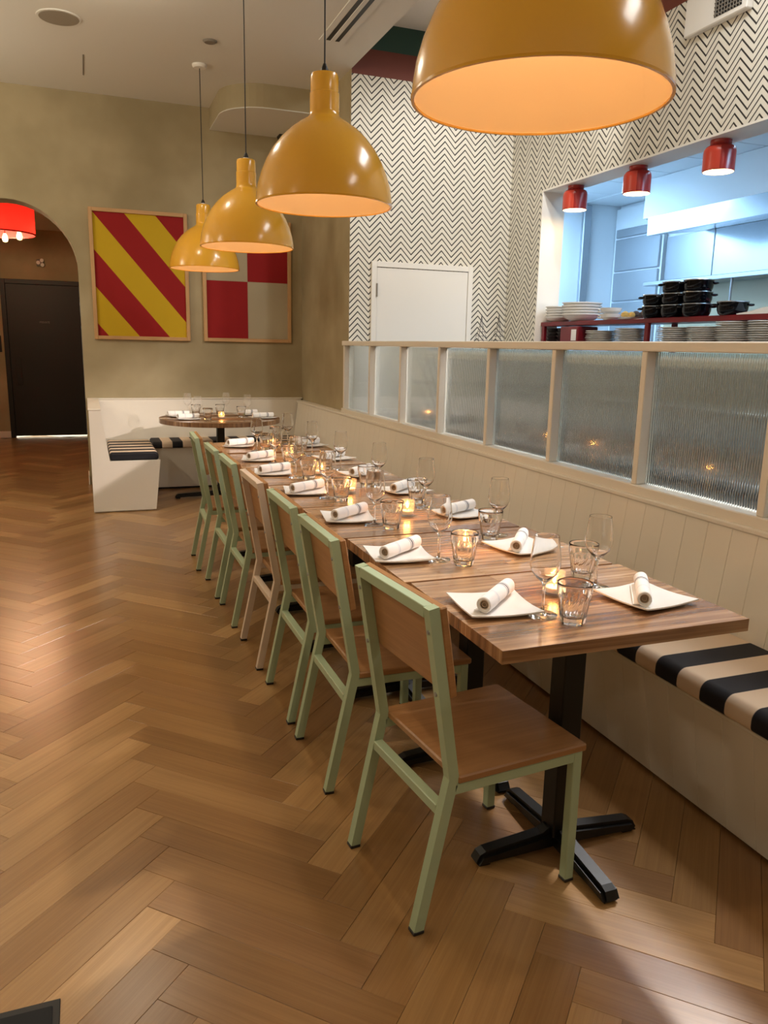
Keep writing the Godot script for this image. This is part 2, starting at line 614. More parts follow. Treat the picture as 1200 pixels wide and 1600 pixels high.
	struct("trim_3", span(Vector3(3.795, 3.69, -6.83), Vector3(4.01, 3.895, NEAR)), M.brown_band, "rust brown painted band above the kitchen opening wall")
	struct("trim_4", span(Vector3(3.795, 3.895, -6.83), Vector3(4.01, 4.10, NEAR)), M.green_band)
	# white lining of the opening
	st = mb()
	bspan(st, Vector3(3.787, 1.42, -6.272), Vector3(4.013, 2.788, -6.258))
	bspan(st, Vector3(3.787, 2.788, -6.272), Vector3(4.013, 2.802, -1.5))
	bspan(st, Vector3(3.787, 1.40, -6.272), Vector3(4.013, 1.425, -1.5))
	bspan(st, Vector3(3.787, 1.42, -1.512), Vector3(4.013, 2.788, -1.498))
	struct("trim_5", st, M.white, "white lining of the kitchen pass opening")
	struct("floor_service", span(Vector3(2.3, -0.2, -9.0), Vector3(6.6, 0.0, NEAR + 0.2)), M.service_floor)

func floor_planks():
	var fl = get_node("floor")
	var L := 0.625
	var W := 0.112
	var u := Vector3(1, 0, -1).normalized()
	var w := Vector3(-1, 0, -1).normalized()
	var org := Vector3(0.595, 0, -2.0)
	var cam := get_node("camera") as Camera3D
	var inv := cam.transform.affine_inverse()
	var foc := 1221.12
	var list := []
	for j in range(-9, 10):
		for i in range(-90, 91):
			for k in 2:
				var a := i * W + j * (L + W)
				var b := i * W + j * (W - L)
				var ca: float
				var cb: float
				if k == 0:
					ca = a + L / 2; cb = b + W / 2
				else:
					ca = a - W / 2; cb = b + L / 2
				var c := org + u * ca + w * cb
				var in_room := c.x > LEFT - 0.1 and c.x < 2.1 and c.z < NEAR and c.z > BACK + 0.05
				var in_hall := c.x > -3.0 and c.x < 1.2 and c.z <= BACK + 0.05 and c.z > -13.0
				if not (in_room or in_hall): continue
				var size := 0.0
				var p := inv * c
				if p.z < -0.3:
					var px := 600.0 + foc * p.x / -p.z
					var py := 800.0 - foc * p.y / -p.z
					if px > -150 and px < 1350 and py < 1750 and py > 600:
						size = 1.0 / pow(-p.z, 3.0)
						if c.x > 1.8: size = 0.0
				list.append([size, c, k])
	list.sort_custom(func(p, q): return p[0] > q[0])
	var shapes := []
	for v in 10:
		var h := 0.0135 + 0.0004 * (v % 3)
		shapes.append(done(box(Vector3(0, -0.0135 + h * 0.5, 0), Vector3(L - 0.0006, h, W - 0.0006), 0.0009, 0, Vector2(v * 0.37, v * 0.113))))
	var rest := []
	for m in M.oak.size(): rest.append(mb())
	for n in list.size():
		var c: Vector3 = list[n][1]
		var turn := PI / 4 if list[n][2] == 0 else -PI / 4
		var v := rng.randi() % 10
		var m = rng.randi() % M.oak.size()
		if rng.randf() < 0.5: turn += PI
		var xf := Transform3D(Basis(Vector3.UP, turn), c + Vector3(0, rng.randf() * 0.0003, 0))
		if n < 296 and list[n][0] > 0.0:
			var o = obj("plank", shapes[v], M.oak[m], fl)
			o.transform = xf
		else:
			rest[m].append_from(shapes[v], 0, xf)
	for m in M.oak.size():
		var o = obj("plank_field", rest[m].commit(), M.oak[m], fl)
		o.set_meta("kind", "stuff")

# ------------------------------------------------------------------ kitchen behind the pass
func kitchen():
	var bk := 6.4
	struct("wall_kitchen_left", span(Vector3(3.79, 0, -8.9), Vector3(bk + 0.2, 3.4, -8.7)), M.kitchen_wall, "bluish white left wall of the kitchen")
	struct("wall_kitchen_corner", span(Vector3(3.79, 0, -8.7), Vector3(4.01, 3.4, -6.99)), M.kitchen_wall)
	struct("wall_kitchen_back", span(Vector3(bk, 0, -8.7), Vector3(bk + 0.2, 3.4, NEAR)), M.kitchen_wall, "bluish white back wall of the kitchen")
	var cl = struct("ceiling_kitchen", span(Vector3(4.01, 3.24, -8.9), Vector3(bk + 0.2, 3.4, NEAR)), M.kitchen_wall, "white panelled kitchen ceiling")
	for ix in 4:
		for iz in 9:
			var x0 := 4.03 + ix * 0.6
			var z0 := -8.68 + iz * 0.6
			if x0 + 0.59 > bk: continue
			obj("ceiling_panel", box(Vector3(x0 + 0.293, 3.232, z0 + 0.293), Vector3(0.586, 0.02, 0.586), 0.006), M.kitchen_wall, cl)
	obj("ceiling_panel", span(Vector3(5.84, 3.222, -8.68), Vector3(bk - 0.01, 3.242, -7.3), 0.006), M.kitchen_wall, cl)
	for p in KITCHEN_PANELS:
		var l = thing("ceiling_light", "flat ceiling light panel over the kitchen, %s from its left wall" % ORD[KITCHEN_PANELS.find(p)], "light", Vector3(p[0], 3.222, p[1]), 0.0, "kitchen ceiling lights")
		obj("frame", box(Vector3(0, -0.02, 0), Vector3(0.66, 0.04, 1.26), 0.008), M.white, l)
		obj("diffuser", box(Vector3(0, -0.042, 0), Vector3(0.6, 0.012, 1.2), 0.003), M.panel_glow, l)
	# grey upright in the left wall
	tag(obj("wall_post", span(Vector3(5.83, 0, -8.7), Vector3(5.94, 3.2, -8.64), 0.008), M.steel_dull), "narrow grey metal upright on the kitchen's left wall", "post")
	# panelled cold store
	var cs = thing("cold_store", "pale blue panelled cold store in the kitchen corner", "cold store", Vector3(bk - 0.04, 0, -8.19))
	obj("body", span(Vector3(-0.02, 0, -0.5), Vector3(0.03, 3.18, 0.42)), M.kitchen_wall, cs)
	for q in [[0.05, 1.02], [1.04, 2.05], [2.07, 2.41], [2.43, 2.81], [2.83, 2.93]]:
		obj("panel", span(Vector3(-0.05, q[0], -0.44), Vector3(-0.02, q[1], 0.39), 0.006), M.steel_dull, cs)
	# extraction hood
	var hd = thing("extraction_hood", "long stainless extraction hood on the kitchen's back wall", "hood", Vector3(bk, 2.65, -4.0))
	obj("fascia", span(Vector3(-0.76, 0.18, -3.27), Vector3(-0.70, 0.57, 3.0), 0.004), M.kitchen_wall, hd)
	obj("hood_top", span(Vector3(-0.70, 0.19, -3.25), Vector3(-0.01, 0.56, 3.0)), M.kitchen_wall, hd)
	var st := mb()
	prism(st, pv([[-0.78, 0.18], [-0.78, 0.0], [-0.74, 0.0], [-0.02, 0.105], [-0.02, 0.18]]), 6.15, Vector3(0, 0, -3.16), Basis())
	obj("canopy", st, M.steel, hd)
	obj("splashback", span(Vector3(-0.03, -0.42, -3.75), Vector3(-0.012, 0.10, 3.0)), M.steel, hd)
	for k in 6:
		obj("seam", span(Vector3(-0.036, -0.42, -3.0 + k * 1.0), Vector3(-0.03, 0.10, -2.985 + k * 1.0), 0.002), M.steel_dull, hd)
	var sh = thing("wall_shelf", "stainless shelf under the splashback of the hood", "shelf", Vector3(bk, 2.19, -4.0))
	obj("shelf_board", span(Vector3(-0.34, 0.0, -3.72), Vector3(-0.015, 0.045, 3.0), 0.004), M.steel, sh)
	for z in [-2.4, -0.4, 1.6]:
		obj("shelf_rod", lathed([Vector2(0, -0.4), Vector2(0.012, -0.4), Vector2(0.012, 0.0), Vector2(0, 0.0)], 12, Vector3(-0.3, 0, z)), M.steel_dull, sh)
	struct("wall_tiling", span(Vector3(bk - 0.012, 0.9, -7.7), Vector3(bk, 2.19, -1.0)), M.olive_tile, "olive tiled wall under the kitchen shelf")
	var rg = thing("cooking_range", "stainless cooking line along the kitchen's back wall", "range", Vector3(bk - 0.45, 0, -4.6))
	obj("body", span(Vector3(-0.4, 0.08, -3.0), Vector3(0.42, 0.86, 3.0), 0.01), M.steel, rg)
	obj("worktop", span(Vector3(-0.45, 0.86, -3.02), Vector3(0.43, 0.92, 3.02), 0.008), M.steel, rg)
	# counter on the aisle side of the pass
	var ct = thing("service_counter", "stainless service counter below the kitchen pass", "counter", Vector3(3.5, 0, -3.6))
	obj("cabinet", span(Vector3(-0.22, 0.1, -2.6), Vector3(0.28, 0.74, 2.2), 0.006), M.steel_dull, ct)
	obj("plinth", span(Vector3(-0.16, 0.0, -2.58), Vector3(0.28, 0.1, 2.18)), M.black, ct)
	obj("worktop", span(Vector3(-0.28, 0.78, -2.64), Vector3(0.285, 0.83, 2.24), 0.006), M.steel, ct)
	obj("wall_panel", span(Vector3(0.27, 0.83, -2.64), Vector3(0.285, 1.36, 2.24), 0.003), M.steel, ct)
	obj("wall_shelf", span(Vector3(0.0, 1.12, -2.6), Vector3(0.27, 1.15, 2.2), 0.004), M.steel, ct)
	for k in 5:
		obj("cabinet_door", span(Vector3(-0.238, 0.14, -2.56 + k * 0.95), Vector3(-0.22, 0.70, -1.66 + k * 0.95), 0.004), M.steel_dull, ct)

# ------------------------------------------------------------------ reeded glass partition
func partition():
	var pt = thing("glass_partition", "cream framed partition of reeded glass panes above the long banquette", "partition", Vector3(2.165, 0, 0))
	var z0 := -6.80
	var step := 0.682
	var n := 9
	var z1 := z0 + step * n
	obj("top_rail", span(Vector3(-0.01, 1.452, z0 - 0.03), Vector3(0.085, 1.492, z1), 0.004), M.cream, pt)
	obj("bottom_rail", span(Vector3(-0.012, 0.845, z0 - 0.03), Vector3(0.09, 0.897, z1), 0.004), M.cream, pt)
	obj("sill_moulding", span(Vector3(-0.03, 0.835, -8.40), Vector3(0.0, 0.858, z1), 0.006), M.cream, pt)
	for k in n + 1:
		obj("mullion", span(Vector3(0, 0.897, z0 + k * step - 0.017), Vector3(0.075, 1.452, z0 + k * step + 0.017), 0.003), M.cream, pt)
	# one reeded pane: flutes along y on the far side
	var w := step - 0.036
	var flutes := 54
	var sub := 6
	var poly := PackedVector2Array()
	for i in flutes * sub + 1:
		var t := float(i) / sub
		var f := t - floorf(t)
		poly.append(Vector2(-w / 2 + w * i / (flutes * sub), 0.004 + 0.0028 * sqrt(maxf(0.0, 1.0 - pow(2.0 * f - 1.0, 2)))))
	var st := mb()
	var y0 := 0.899
	var y1 := 1.450
	for i in poly.size() - 1:
		var a := poly[i]
		var b := poly[i + 1]
		st.set_smooth_group(1 + (i / sub) % 2)
		quad(st, Vector3(a.y, y0, a.x), Vector3(a.y, y1, a.x), Vector3(b.y, y1, b.x), Vector3(b.y, y0, b.x))
		st.set_smooth_group(-1)
		quad(st, Vector3(0, y0, a.x), Vector3(0, y0, b.x), Vector3(0, y1, b.x), Vector3(0, y1, a.x))
		quad(st, Vector3(0, y1, a.x), Vector3(0, y1, b.x), Vector3(b.y, y1, b.x), Vector3(a.y, y1, a.x))
		quad(st, Vector3(0, y0, b.x), Vector3(0, y0, a.x), Vector3(a.y, y0, a.x), Vector3(b.y, y0, b.x))
	for e in [poly[0], poly[-1]]:
		var s: bool = e.x < 0
		if s: quad(st, Vector3(0, y0, e.x), Vector3(0, y1, e.x), Vector3(e.y, y1, e.x), Vector3(e.y, y0, e.x))
		else: quad(st, Vector3(e.y, y0, e.x), Vector3(e.y, y1, e.x), Vector3(0, y1, e.x), Vector3(0, y0, e.x))
	var pane := done(st)
	for k in n:
		var o = obj("pane", pane, M.reeded, pt)
		o.position = Vector3(0.045, 0, z0 + (k + 0.5) * step)
	# two little wire towers standing on the top rail
	var tops := [["taller wire tower ornament on the partition rail beside the white door", -4.25, 0.155], ["shorter wire tower ornament on the partition rail beside the wallpaper corner", -4.04, 0.145]]
	for t in tops:
		var o = thing("wire_ornament", t[0], "ornament", Vector3(2.205, 1.492, t[1]), 0.4, "wire ornaments on the partition")
		var h: float = t[2]
		var legs := mb()
		for k in 4:
			var a := TAU * k / 4.0 + 0.5
			var pts := []
			for j in 9:
				var f := j / 8.0
				var r := 0.042 * pow(1.0 - f, 1.6) + 0.001
				pts.append(Vector3(cos(a) * r, h * f, sin(a) * r))
			tube(legs, pts, 0.0013, 6)
		obj("leg_wires", legs, M.wire, o)
		for f in [0.04, 0.2, 0.36, 0.55, 0.74]:
			var r := 0.042 * pow(1.0 - f, 1.6) + 0.002
			var ring := mb()
			var pts := []
			for j in 17: pts.append(Vector3(cos(TAU * j / 16.0) * r, h * f, sin(TAU * j / 16.0) * r))
			tube(ring, pts, 0.0012, 6)
			obj("ring", ring, M.wire, o)

# ------------------------------------------------------------------ banquettes
func boards(parent, a: Vector3, b: Vector3, lean: Vector3, low: float, high: float, out: Vector3, width: float):
	# upright boards side by side from a to b; lean shifts the top
	var len := a.distance_to(b)
	var n := int(round(len / width))
	var d := (b - a) / n
	var h := high - low
	var st := mb()
	var along := d.normalized()
	var up := (Vector3(0, h, 0) + lean)
	var face := along.cross(up).normalized()
	if face.dot(out) < 0: face = -face
	var bs := Basis(along, up.normalized(), along.cross(up.normalized()))
	bx(st, Vector3.ZERO, Vector3(d.length() - 0.0006, up.length(), 0.016), 0.0013, bs, 1)
	var m := done(st)
	for k in n:
		var o = obj("board", m, M.cream, parent)
		o.position = a + d * (k + 0.5) + Vector3(0, low + h * 0.5, 0) + lean * 0.5

func cushion_shape(depth: float, height: float, length: float, r: float, shift := 0.0) -> SurfaceTool:
	# section in x (depth) and y, run along z; v of the texture runs along the length
	var sec := []
	var rr := minf(r, height * 0.48)
	for c in [[depth - rr * 0.6, rr * 0.6, -PI / 2, rr * 0.6], [depth - rr, height - rr, 0.0, rr], [rr * 0.6, height - rr * 0.6, PI / 2, rr * 0.6], [rr * 0.6, rr * 0.6, PI, rr * 0.6]]:
		for k in 7:
			var a: float = c[2] + PI / 2 * k / 6.0
			sec.append(Vector2(c[0] + c[3] * cos(a), c[1] + c[3] * sin(a)))
	var st := mb()
	var n := maxi(2, int(length / 0.1))
	var rings := []
	for i in n + 1:
		rings.append([length * i / n, 0.0])
	rings[0] = [0.012, 0.0]; rings[n] = [length - 0.012, 0.0]
	rings.insert(0, [0.0, 0.012]); rings.append([length, 0.012])
	var cen := Vector2(depth / 2, height / 2)
	st.set_smooth_group(1)
	for i in rings.size() - 1:
		for k in sec.size():
			var l := (k + 1) % sec.size()
			var v := []
			for q in [[i, k], [i, l], [i + 1, l], [i + 1, k]]:
				var p: Vector2 = sec[q[1]]
				p -= (p - cen).sign() * rings[q[0]][1]
				v.append(Vector3(p.x, p.y, rings[q[0]][0]))
			quad(st, v[0], v[1], v[2], v[3], Vector2(0, v[0].z + shift), Vector2(0, v[1].z + shift), Vector2(0, v[2].z + shift), Vector2(0, v[3].z + shift))
	st.set_smooth_group(-1)
	for e in [0, rings.size() - 1]:
		var pts := []
		for p in sec:
			var q: Vector2 = p - (p - cen).sign() * float(rings[e][1])
			pts.append(Vector3(q.x, q.y, rings[e][0]))
		for k in range(1, pts.size() - 1):
			var uv := Vector2(0, rings[e][0] + shift)
			if e == 0: tri(st, pts[0], pts[k + 1], pts[k], uv, uv, uv)
			else: tri(st, pts[0], pts[k], pts[k + 1], uv, uv, uv)
	return st

func benches():
	# left end bench: section in x and y, run along z
	var lb = thing("end_banquette", "short white banquette with a solid end panel beside the arch", "bench", Vector3(0, 0, -7.0))
	var st := mb()
	prism(st, pv([[0.0, 0.012], [0.515, 0.012], [0.565, 0.447], [0.15, 0.447], [0.09, 0.878], [0.0, 0.878]]), 0.02, Vector3(0, 0, -0.02))
	obj("end_panel", st, M.cream, lb)
	st = mb()
	prism(st, pv([[0.151, 0.0], [0.49, 0.0], [0.555, 0.440], [0.151, 0.440]]), 1.355, Vector3(0, 0, -1.375))
	obj("seat_base", st, M.cream, lb)
	st = mb()
	prism(st, pv([[0.0, 0.0], [0.0, 0.878], [0.09, 0.878], [0.15, 0.443], [0.15, 0.0]]), 1.355, Vector3(0, 0, -1.375))
	obj("backrest", st, M.cream, lb)
	obj("ledge", span(Vector3(-0.006, 0.878, -1.40), Vector3(0.098, 0.89, 0.004), 0.003), M.cream, lb)
	var cu = obj("seat_cushion", cushion_shape(0.40, 0.066, 0.985, 0.03, 0.084), M.cushion)
	cu.position = Vector3(0.152, 0.4475, -7.99)
	tag(cu, "black and tan striped seat cushion on the short end banquette", "cushion", "striped banquette cushions")
	# back bench: same section turned, run along x
	var bb = thing("back_banquette", "white banquette along the khaki back wall behind the round table", "bench", Vector3(0.16, 0, BACK))
	obj("seat_base", span(Vector3(0.40, 0.02, 0.11), Vector3(1.525, 0.418, 0.46), 0.004), M.cream, bb)
	obj("plinth", span(Vector3(0.40, 0.0, 0.11), Vector3(1.525, 0.02, 0.43)), M.black, bb)
	st = mb()
	prism(st, pv([[0.002, 0.40], [0.10, 0.40], [0.05, 0.872], [0.002, 0.872]]), 2.19, Vector3(2.035, 0, 0), Basis(Vector3(0, 0, 1), Vector3(0, 1, 0), Vector3(-1, 0, 0)))
	obj("backrest", st, M.cream, bb)
	obj("ledge", span(Vector3(-0.16, 0.872, 0.002), Vector3(2.05, 0.884, 0.058), 0.003), M.cream, bb)
	cu = obj("seat_cushion", cushion_shape(0.39, 0.064, 1.10, 0.03), M.cushion)
	cu.basis = Basis(Vector3(0, 0, 1), Vector3(0, 1, 0), Vector3(-1, 0, 0))
	cu.position = Vector3(1.675, 0.4185, BACK + 0.105)
	tag(cu, "black and tan striped seat cushion along the back wall", "cushion", "striped banquette cushions")
	# long bench under the partition
	var rb = thing("long_banquette", "long white panelled banquette beside the row of tables", "bench", Vector3(0, 0, 0))
	var za := -8.375
	var zb := -0.70
	obj("seat_base", span(Vector3(1.80, 0.02, za), Vector3(2.16, 0.405, zb)), M.cream, rb)
	obj("plinth", span(Vector3(1.805, 0.0, za), Vector3(2.16, 0.02, zb)), M.black, rb)
	obj("front_rail", span(Vector3(1.70, 0.398, za), Vector3(1.82, 0.412, zb), 0.003), M.cream, rb)
	obj("backing", span(Vector3(2.165, 0.40, za), Vector3(2.215, 0.86, zb)), M.cream, rb)
	boards(rb, Vector3(1.785, 0, za), Vector3(1.785, 0, zb), Vector3(-0.07, 0, 0), 0.014, 0.398, Vector3(-1, 0, 0), 0.118)
	boards(rb, Vector3(2.10, 0, za), Vector3(2.10, 0, zb), Vector3(0.055, 0, 0), 0.405, 0.85, Vector3(-1, 0, 0), 0.118)
	cu = obj("seat_cushion", cushion_shape(0.41, 0.07, 7.64, 0.034, -0.089), M.cushion)
	cu.basis = Basis(Vector3(-1, 0, 0), Vector3(0, 1, 0), Vector3(0, 0, -1))
	cu.position = Vector3(2.095, 0.4125, -0.72)
	tag(cu, "long black and tan striped seat cushion beside the row of tables", "cushion", "striped banquette cushions")

# ------------------------------------------------------------------ things on the walls
func picture(called, label, x0, x1, y0, y1, build):
	var p = thing(called, label, "picture", Vector3((x0 + x1) / 2, y0, BACK))
	var w: float = x1 - x0
	var h: float = y1 - y0
	var f := 0.036
	obj("frame_side", span(Vector3(-w / 2, 0, 0.001), Vector3(-w / 2 + f, h, 0.035), 0.003, 1), M.frame_wood, p)
	obj("frame_side", span(Vector3(w / 2 - f, 0, 0.001), Vector3(w / 2, h, 0.035), 0.003, 1), M.frame_wood, p)
	obj("frame_side", span(Vector3(-w / 2 + f, 0, 0.001), Vector3(w / 2 - f, f, 0.035), 0.003, 0), M.frame_wood, p)
	obj("frame_side", span(Vector3(-w / 2 + f, h - f, 0.001), Vector3(w / 2 - f, h, 0.035), 0.003, 0), M.frame_wood, p)
	build.call(p, -w / 2 + f, w / 2 - f, f, h - f)
	return p

func wall_things():
	# red and yellow diagonal flag: sewn strips of cloth
	picture("framed_flag", "framed flag with diagonal red and yellow stripes on the khaki wall", 0.098, 1.03, 1.465, 2.71, func(p, x0, x1, y0, y1):
		var W: float = x1 - x0
		var H: float = y1 - y0
		obj("backing", span(Vector3(x0, y0, 0.002), Vector3(x1, y1, 0.010)), M.flag_yellow, p)
		# stripes run down to the right; s = 0 on the line through the top left corner, measured along the top edge
		var k := 1.0 / 1.19           # run in x for each unit of drop
		var pitch := 0.295
		var rectp := pv([[x0, y0], [x1, y0], [x1, y1], [x0, y1]])
		for i in range(-4, 4):
			var s0 = x0 + i * pitch
			var band := pv([[s0, y1], [s0 + H * k, y1 - H], [s0 + pitch + H * k, y1 - H], [s0 + pitch, y1]])
			for piece in Geometry2D.intersect_polygons(band, rectp):
				if Geometry2D.is_polygon_clockwise(piece): piece.reverse()
				var st := mb()
				prism(st, piece, 0.003 if i % 2 == 0 else 0.002, Vector3(0, 0, 0.0101))
				obj("stripe", st, M.flag_red if i % 2 == 0 else M.flag_yellow, p))
	picture("framed_flag", "framed flag of red and grey quarters on the khaki wall", 1.17, 2.095, 1.467, 2.70, func(p, x0, x1, y0, y1):
		var mx: float = (x0 + x1) / 2
		var my: float = (y0 + y1) / 2
		obj("backing", span(Vector3(x0, y0, 0.002), Vector3(x1, y1, 0.010)), M.flag_grey, p)
		for q in [[x0, mx, y0, my, 0], [mx, x1, my, y1, 0], [x0, mx, my, y1, 1], [mx, x1, y0, my, 1]]:
			obj("quarter", span(Vector3(q[0] + 0.001, q[2] + 0.001, 0.0101), Vector3(q[1] - 0.001, q[3] - 0.001, 0.0125), 0.001), M.flag_red if q[4] == 0 else M.flag_grey, p))
	# white door in the zigzag wall
	var d = thing("door_2", "white flush door set in the zigzag papered wall", "door", Vector3(2.92, 0, -6.83))
	d.set_meta("kind", "structure")
	d.remove_meta("category")
	obj("door_frame", span(Vector3(-0.50, 0, 0.001), Vector3(-0.452, 2.19, 0.03), 0.003), M.white, d)
	obj("door_frame", span(Vector3(0.452, 0, 0.001), Vector3(0.50, 2.19, 0.03), 0.003), M.white, d)
	obj("door_frame", span(Vector3(-0.452, 2.142, 0.001), Vector3(0.452, 2.19, 0.03), 0.003), M.white, d)
	obj("door_leaf", span(Vector3(-0.449, 0.01, 0.001), Vector3(0.449, 2.139, 0.02), 0.002), M.white, d)
	var hs := mb()
	lathe(hs, [Vector2(0, 1.885), Vector2(0.008, 1.885), Vector2(0.008, 2.0), Vector2(0, 2.0)], 10, Vector3(-0.452, 0, 0.034))
	obj("hinge", hs, M.grey_plastic, d)
	# black door at the end of the passage
	d = thing("door_1", "black flush door at the end of the passage", "door", Vector3(-0.535, 0, -12.9))
	d.set_meta("kind", "structure")
	d.remove_meta("category")
	obj("door_frame", span(Vector3(-0.565, 0, -0.1), Vector3(-0.50, 2.30, 0.015), 0.003), M.door_black, d)
	obj("door_frame", span(Vector3(0.50, 0, -0.1), Vector3(0.565, 2.30, 0.015), 0.003), M.door_black, d)
	obj("door_frame", span(Vector3(-0.50, 2.235, -0.1), Vector3(0.50, 2.30, 0.015), 0.003), M.door_black, d)
	obj("door_leaf", span(Vector3(-0.4995, 0.024, -0.06), Vector3(0.4995, 2.2345, -0.015), 0.003), M.door_black, d)
	obj("push_plate", span(Vector3(-0.43, 0.78, -0.015), Vector3(-0.35, 1.18, -0.008), 0.002), M.black, d)
	var pl := TextMesh.new()
	var sf := SystemFont.new()
	sf.font_names = PackedStringArray(["Droid Sans"])
	pl.font = sf
	pl.text = "PRIVATE"
	pl.font_size = 24
	pl.pixel_size = 0.0016
	pl.depth = 0.002
	var tx = obj("lettering", pl, M.grey_plastic, d)
	tx.position = Vector3(0.0, 1.70, -0.013)
	var sg = thing("wall_sign", "small black plaque with a white symbol beside the black door", "sign", Vector3(-1.20, 1.26, -12.9))
	obj("plate", span(Vector3(-0.11, 0, 0.001), Vector3(0.065, 0.235, 0.012), 0.003), M.black, sg)
	var st := mb()
	prism(st, pv([[-0.02, 0.05], [0.035, 0.11], [0.01, 0.12], [0.03, 0.16], [-0.03, 0.11]]), 0.002, Vector3(0, 0, 0.0121))
	obj("symbol", st, M.white, sg)
	var em = thing("emergency_light", "small white twin-head emergency light above the black door", "light", Vector3(-0.54, 2.49, -12.9))
	obj("housing", span(Vector3(-0.05, 0, 0.001), Vector3(0.05, 0.1, 0.04), 0.006), M.grey_plastic, em)
	for q in [[0.025, 0.082], [0.03, 0.02], [-0.025, 0.05]]:
		var l := mb()
		lathe(l, [Vector2(0, 0), Vector2(0.012, 0), Vector2(0.026, 0.02), Vector2(0.026, 0.028), Vector2(0, 0.028)], 16)
		var o = obj("lamp_head", l, M.white, em)
		o.position = Vector3(q[0], q[1], 0.04)
		o.rotation.x = PI / 2
	# speaker by the corner under the bulkhead
	var sp = thing("wall_speaker", "small black wall speaker under the ceiling bulkhead", "speaker", Vector3(2.06, 3.40, BACK))
	st = mb()
	prism(st, pv([[-0.06, 0.0], [0.08, 0.0], [0.12, 0.125], [-0.11, 0.125]]), 0.13, Vector3(0, 0, 0.03))
	obj("cabinet", st, M.black, sp)
	obj("bracket", span(Vector3(-0.02, 0.04, 0.001), Vector3(0.03, 0.08, 0.03), 0.002), M.black, sp)
	# bulkhead with a rounded corner against the back wall
	st = mb()
	var poly := [[1.28, 0.0], [SIDE - 0.002, 0.0], [SIDE - 0.002, 0.96], [1.68, 0.96]]
	for k in 11:
		var a := PI / 2 + PI / 2 * k / 10.0
		poly.append([1.68 + 0.40 * cos(a), 0.56 + 0.40 * sin(a)])
	prism(st, pv(poly), 0.195, Vector3(0, 3.53, BACK), Basis(Vector3(1, 0, 0), Vector3(0, 0, 1), Vector3(0, -1, 0)) * Basis(Vector3(1, 0, 0), Vector3(0, 1, 0), Vector3(0, 0, -1)))
	var bh = struct("trim_6", st, M.plaster, "khaki ceiling bulkhead with a rounded corner above the flags")
	st = mb()
	prism(st, pv(poly), 0.008, Vector3(0, 3.522, BACK), Basis(Vector3(1, 0, 0), Vector3(0, 0, 1), Vector3(0, -1, 0)) * Basis(Vector3(1, 0, 0), Vector3(0, 1, 0), Vector3(0, 0, -1)))
	obj("soffit", st, M.ceiling, bh)
	# air vent high on the kitchen wall
	var vt = thing("air_vent", "white wall box with a dark grid vent on the zigzag wallpaper", "vent", Vector3(3.79, 3.44, -4.30))
	obj("box", span(Vector3(-0.05, 0, -0.27), Vector3(0.0, 0.22, 0.26), 0.006), M.white, vt)
	obj("opening", span(Vector3(-0.052, 0.03, 0.0), Vector3(-0.045, 0.19, 0.22)), M.black, vt)
	for k in 7:
		obj("slat", span(Vector3(-0.06, 0.04 + k * 0.022, 0.0), Vector3(-0.051, 0.046 + k * 0.022, 0.22), 0.001), M.grey_plastic, vt)
	for k in 9:
		obj("slat", span(Vector3(-0.059, 0.03, 0.012 + k * 0.024), Vector3(-0.053, 0.19, 0.017 + k * 0.024), 0.001), M.grey_plastic, vt)
	# black mat in the near corner
	var fm = thing("floor_mat", "corner of a black floor mat at the bottom left", "mat", Vector3(-0.9, 0, -1.15))
	obj("pile", span(Vector3(-0.7, 0.0005, -0.47), Vector3(0.755, 0.011, 0.7), 0.003), M.mat_black, fm)
	obj("border", span(Vector3(-0.72, 0.0003, -0.49), Vector3(0.77, 0.006, 0.72), 0.002), M.black, fm)

